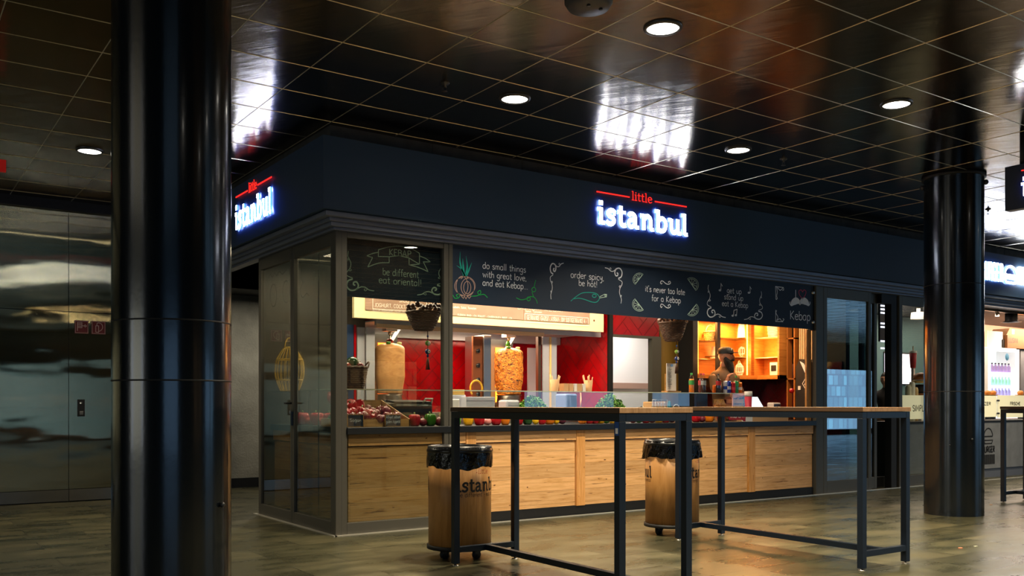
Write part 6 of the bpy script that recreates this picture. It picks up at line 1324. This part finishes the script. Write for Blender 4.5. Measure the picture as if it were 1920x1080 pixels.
for i,px in enumerate((1852,1862,1913)):
    X=wx(px,.95); tt=thing('snack_plate','%s plate of golden snacks on the burger counter below the fridge'%ORD[i],'food',(X,.95,.885),'plates of snacks'); zp=zz(740,X,.95)-.115; MB().lathe([(.08,.10),(.09,.115),(.001,.112)],(X,.95,zp),20,cap=False).build('plate',M['crate'],tt)
    mb=MB(); mb.lathe([(.001,.19),(.04,.18),(.055,.145),(.04,.112)],(X,.95,zp),16); mb.build('snack',mat('golden_snack_%d'%i,'#d88a3c',.5),tt); box('stand',M['dark'],tt,X-.03,.92,.885,X+.03,.98,zp+.10)
xp2=wx(1664,1.3); p2=person('dark-haired person seen behind the gap between the glass doors, in a dark top',(xp2,1.5,-.0),math.radians(200),mat('skin_light','#d09a7c',.5),mat('dark_top','#1a1716',.8),mat('dark_trousers_2','#16171a',.8),(.08,-.25,1.15),(.25,-.1,1.1),(1,.2,0),(.08,.25,1.15),(.25,.1,1.1),(1,-.2,0),hair=mat('dark_brown_hair','#1c110c',.5))
xp2=wx(1661,1.5); p2.location=(xp2,1.5,0); p2.scale=((zz(698,xp2,1.5))/1.80,)*3
# burger shop sign on the fascia
t=thing('illuminated_sign','very bright white lettering and burger outline on the far fascia right of the pillar','sign',(9.4,-.2,2.9))
M['signh']=mat('sign_letter_bright','#ffffff',.4,emit='#eaf4ff',es=15); M['signhs']=mat('sign_letter_side','#ffffff',.4,emit='#3f7fff',es=4)
xa,xb=wx(1846,-.2),wx(1878,-.2); xa+=.07; zB,zT=zz(525,xa,-.2),zz(491.5,xa,-.2); mp=lambda u,v,h:(u,-.2-h,v)
aw=(xb-xa)/4*1.02
def tall(mb,ch,x):
    h=zT-zB; w_=aw*.80; S=lambda P:mb.ribbon([(x+p[0]*w_,zB+p[1]*h) for p in P],.032,mp,.01,.03,0,sidemi=1)
    D={'B':[[(.1,0),(.1,1)],[(.1,.96),(.7,.96),(.85,.85),(.85,.62),(.7,.52),(.1,.52)],[(.7,.52),(.88,.4),(.88,.14),(.7,.04),(.1,.04)]],'U':[[(.12,1),(.12,.15),(.3,.04),(.7,.04),(.88,.15),(.88,1)]],'R':[[(.12,0),(.12,1)],[(.12,.96),(.7,.96),(.88,.85),(.88,.6),(.7,.5),(.12,.5)],[(.6,.5),(.88,.35),(.88,0)]],
     'G':[[(.88,.75),(.88,.86),(.7,.96),(.3,.96),(.12,.85),(.12,.15),(.3,.04),(.7,.04),(.88,.15),(.88,.45),(.55,.45)]],'E':[[(.85,.96),(.14,.96),(.14,.04),(.85,.04)],[(.14,.5),(.75,.5)]]}
    for P in D[ch]: S(P)
mb=MB()
for i,ch in enumerate('BURGER'): tall(mb,ch,xa+(i-2)*aw)
mb.build('lettering',[M['signh'],M['signhs']],t)
e0,e1=wx(1879.5,-.2),wx(1904,-.2); ec=(e0+e1)/2; er_=(e1-e0)/2*.92; ez=zz(517,ec,-.2); hh=zz(500,ec,-.2)-ez
mb=MB()
mb.ribbon([(ec+er_*math.cos(PI*k/16),ez+hh*math.sin(PI*k/16)) for k in range(17)],.034,mp,.01,.03,0,closed=True,sidemi=1); q=zz(522.5,ec,-.2); q2=zz(530.5,ec,-.2)
mb.ribbon([(ec-er_,q),(ec+er_,q),(ec+er_,(q+q2)/2),(ec+er_*.75,q2),(ec-er_*.75,q2),(ec-er_,(q+q2)/2)],.034,mp,.01,.03,0,closed=True,sidemi=1); mb.build('burger_outline',[M['signh'],M['signhs']],t)
x0=wx(1906,-.2); mb=MB(); mb.box(x0,-.25,zB,x0+2.2,-.21,zT); mb.build('light_box',M['signh'],t)

# ================================================================== UNSEEN SHOPS ACROSS THE CONCOURSE (added for reflections and fill light)
def across(x0,x1,z0,z1,c,es,label,y=-14.9,glow=0,gc=(.35,.62,1)):
    t=thing('added_shop_window',label,'shop window',((x0+x1)/2,y,z0)); box('frame',M['dark'],t,x0-.1,y-.05,z0-.1,x1+.1,y+.02,z1+.1)
    if glow: lamp('hall_fill','AREA',((x0+x1)/2,y+.1,(z0+z1)/2),glow,gc,x1-x0,z1-z0,(PI/2,0,0),parent=t)  # fill lamp added to brighten the tables and fascia
    n=max(1,int((x1-x0)/1.5))
    def pm(k):
        m=mat('lit_pane_%d_%d'%(x0,k),c,.5,emit=c,es=es*(1,.55,.8)[k%3]); N=m.node_tree.nodes; L=m.node_tree.links      # shelves of goods behind the lit glass
        tc=N.new('ShaderNodeTexCoord'); mp=N.new('ShaderNodeMapping'); mp.inputs['Rotation'].default_value=(PI/2,0,0); L.new(tc.outputs['Object'],mp.inputs[0])
        br=N.new('ShaderNodeTexBrick'); br.inputs['Scale'].default_value=1; br.inputs['Brick Width'].default_value=.31; br.inputs['Row Height'].default_value=.42; br.inputs['Mortar Size'].default_value=.03
        br.inputs['Color1'].default_value=lin(c); br.inputs['Color2'].default_value=tuple(v*.12 for v in lin(c)[:3])+(1,); br.inputs['Mortar'].default_value=(.01,.02,.03,1); L.new(mp.outputs[0],br.inputs[0]); L.new(br.outputs['Color'],N['Principled BSDF'].inputs['Emission Color']); return m
    for k in range(n): a=x0+(x1-x0)*k/n; box('lit_pane',pm(k),t,a+.05,y+.02,z0,a+(x1-x0)/n-.05,y+.05,z1)
across(-9,-3,.3,2.4,'#3a6a9a',.6,'blue lit shop window added out of view across the concourse on the left',glow=50)
across(4,9,.4,2.3,'#c8a070',.8,'warm lit shop window added out of view across the concourse in the middle')
across(13,20,.4,2.4,'#3a7a8a',1.6,'teal lit shop window added out of view across the concourse',glow=80)
across(22,31,.2,2.5,'#5aa0b8',2.6,'bright teal lit shop window added out of view across the concourse on the right',glow=95)
mb=MB(); t=thing('added_shop_window','blue lit shop window added out of view at the left end of the concourse','shop window',(-13.9,-4,.4)); box('frame',M['dark'],t,-13.98,-7.1,.3,-13.93,-.9,2.6); [box('lit_pane',mat('lit_pane_left_%d'%q,'#2f66b0',.5,emit='#3a78d0',es=2.4),t,-13.93,q,.4,-13.9,q+.7,2.5) for q in (-6.8,-2.2)]  # narrow glowing panes placed for the blue strips on the pillars
lamp('hall_fill','AREA',(-13.8,-4,1.5),120,(.85,.85,.7),6,2.2,(PI/2,0,-PI/2),parent=t)  # added fill from the left for the dark table edges
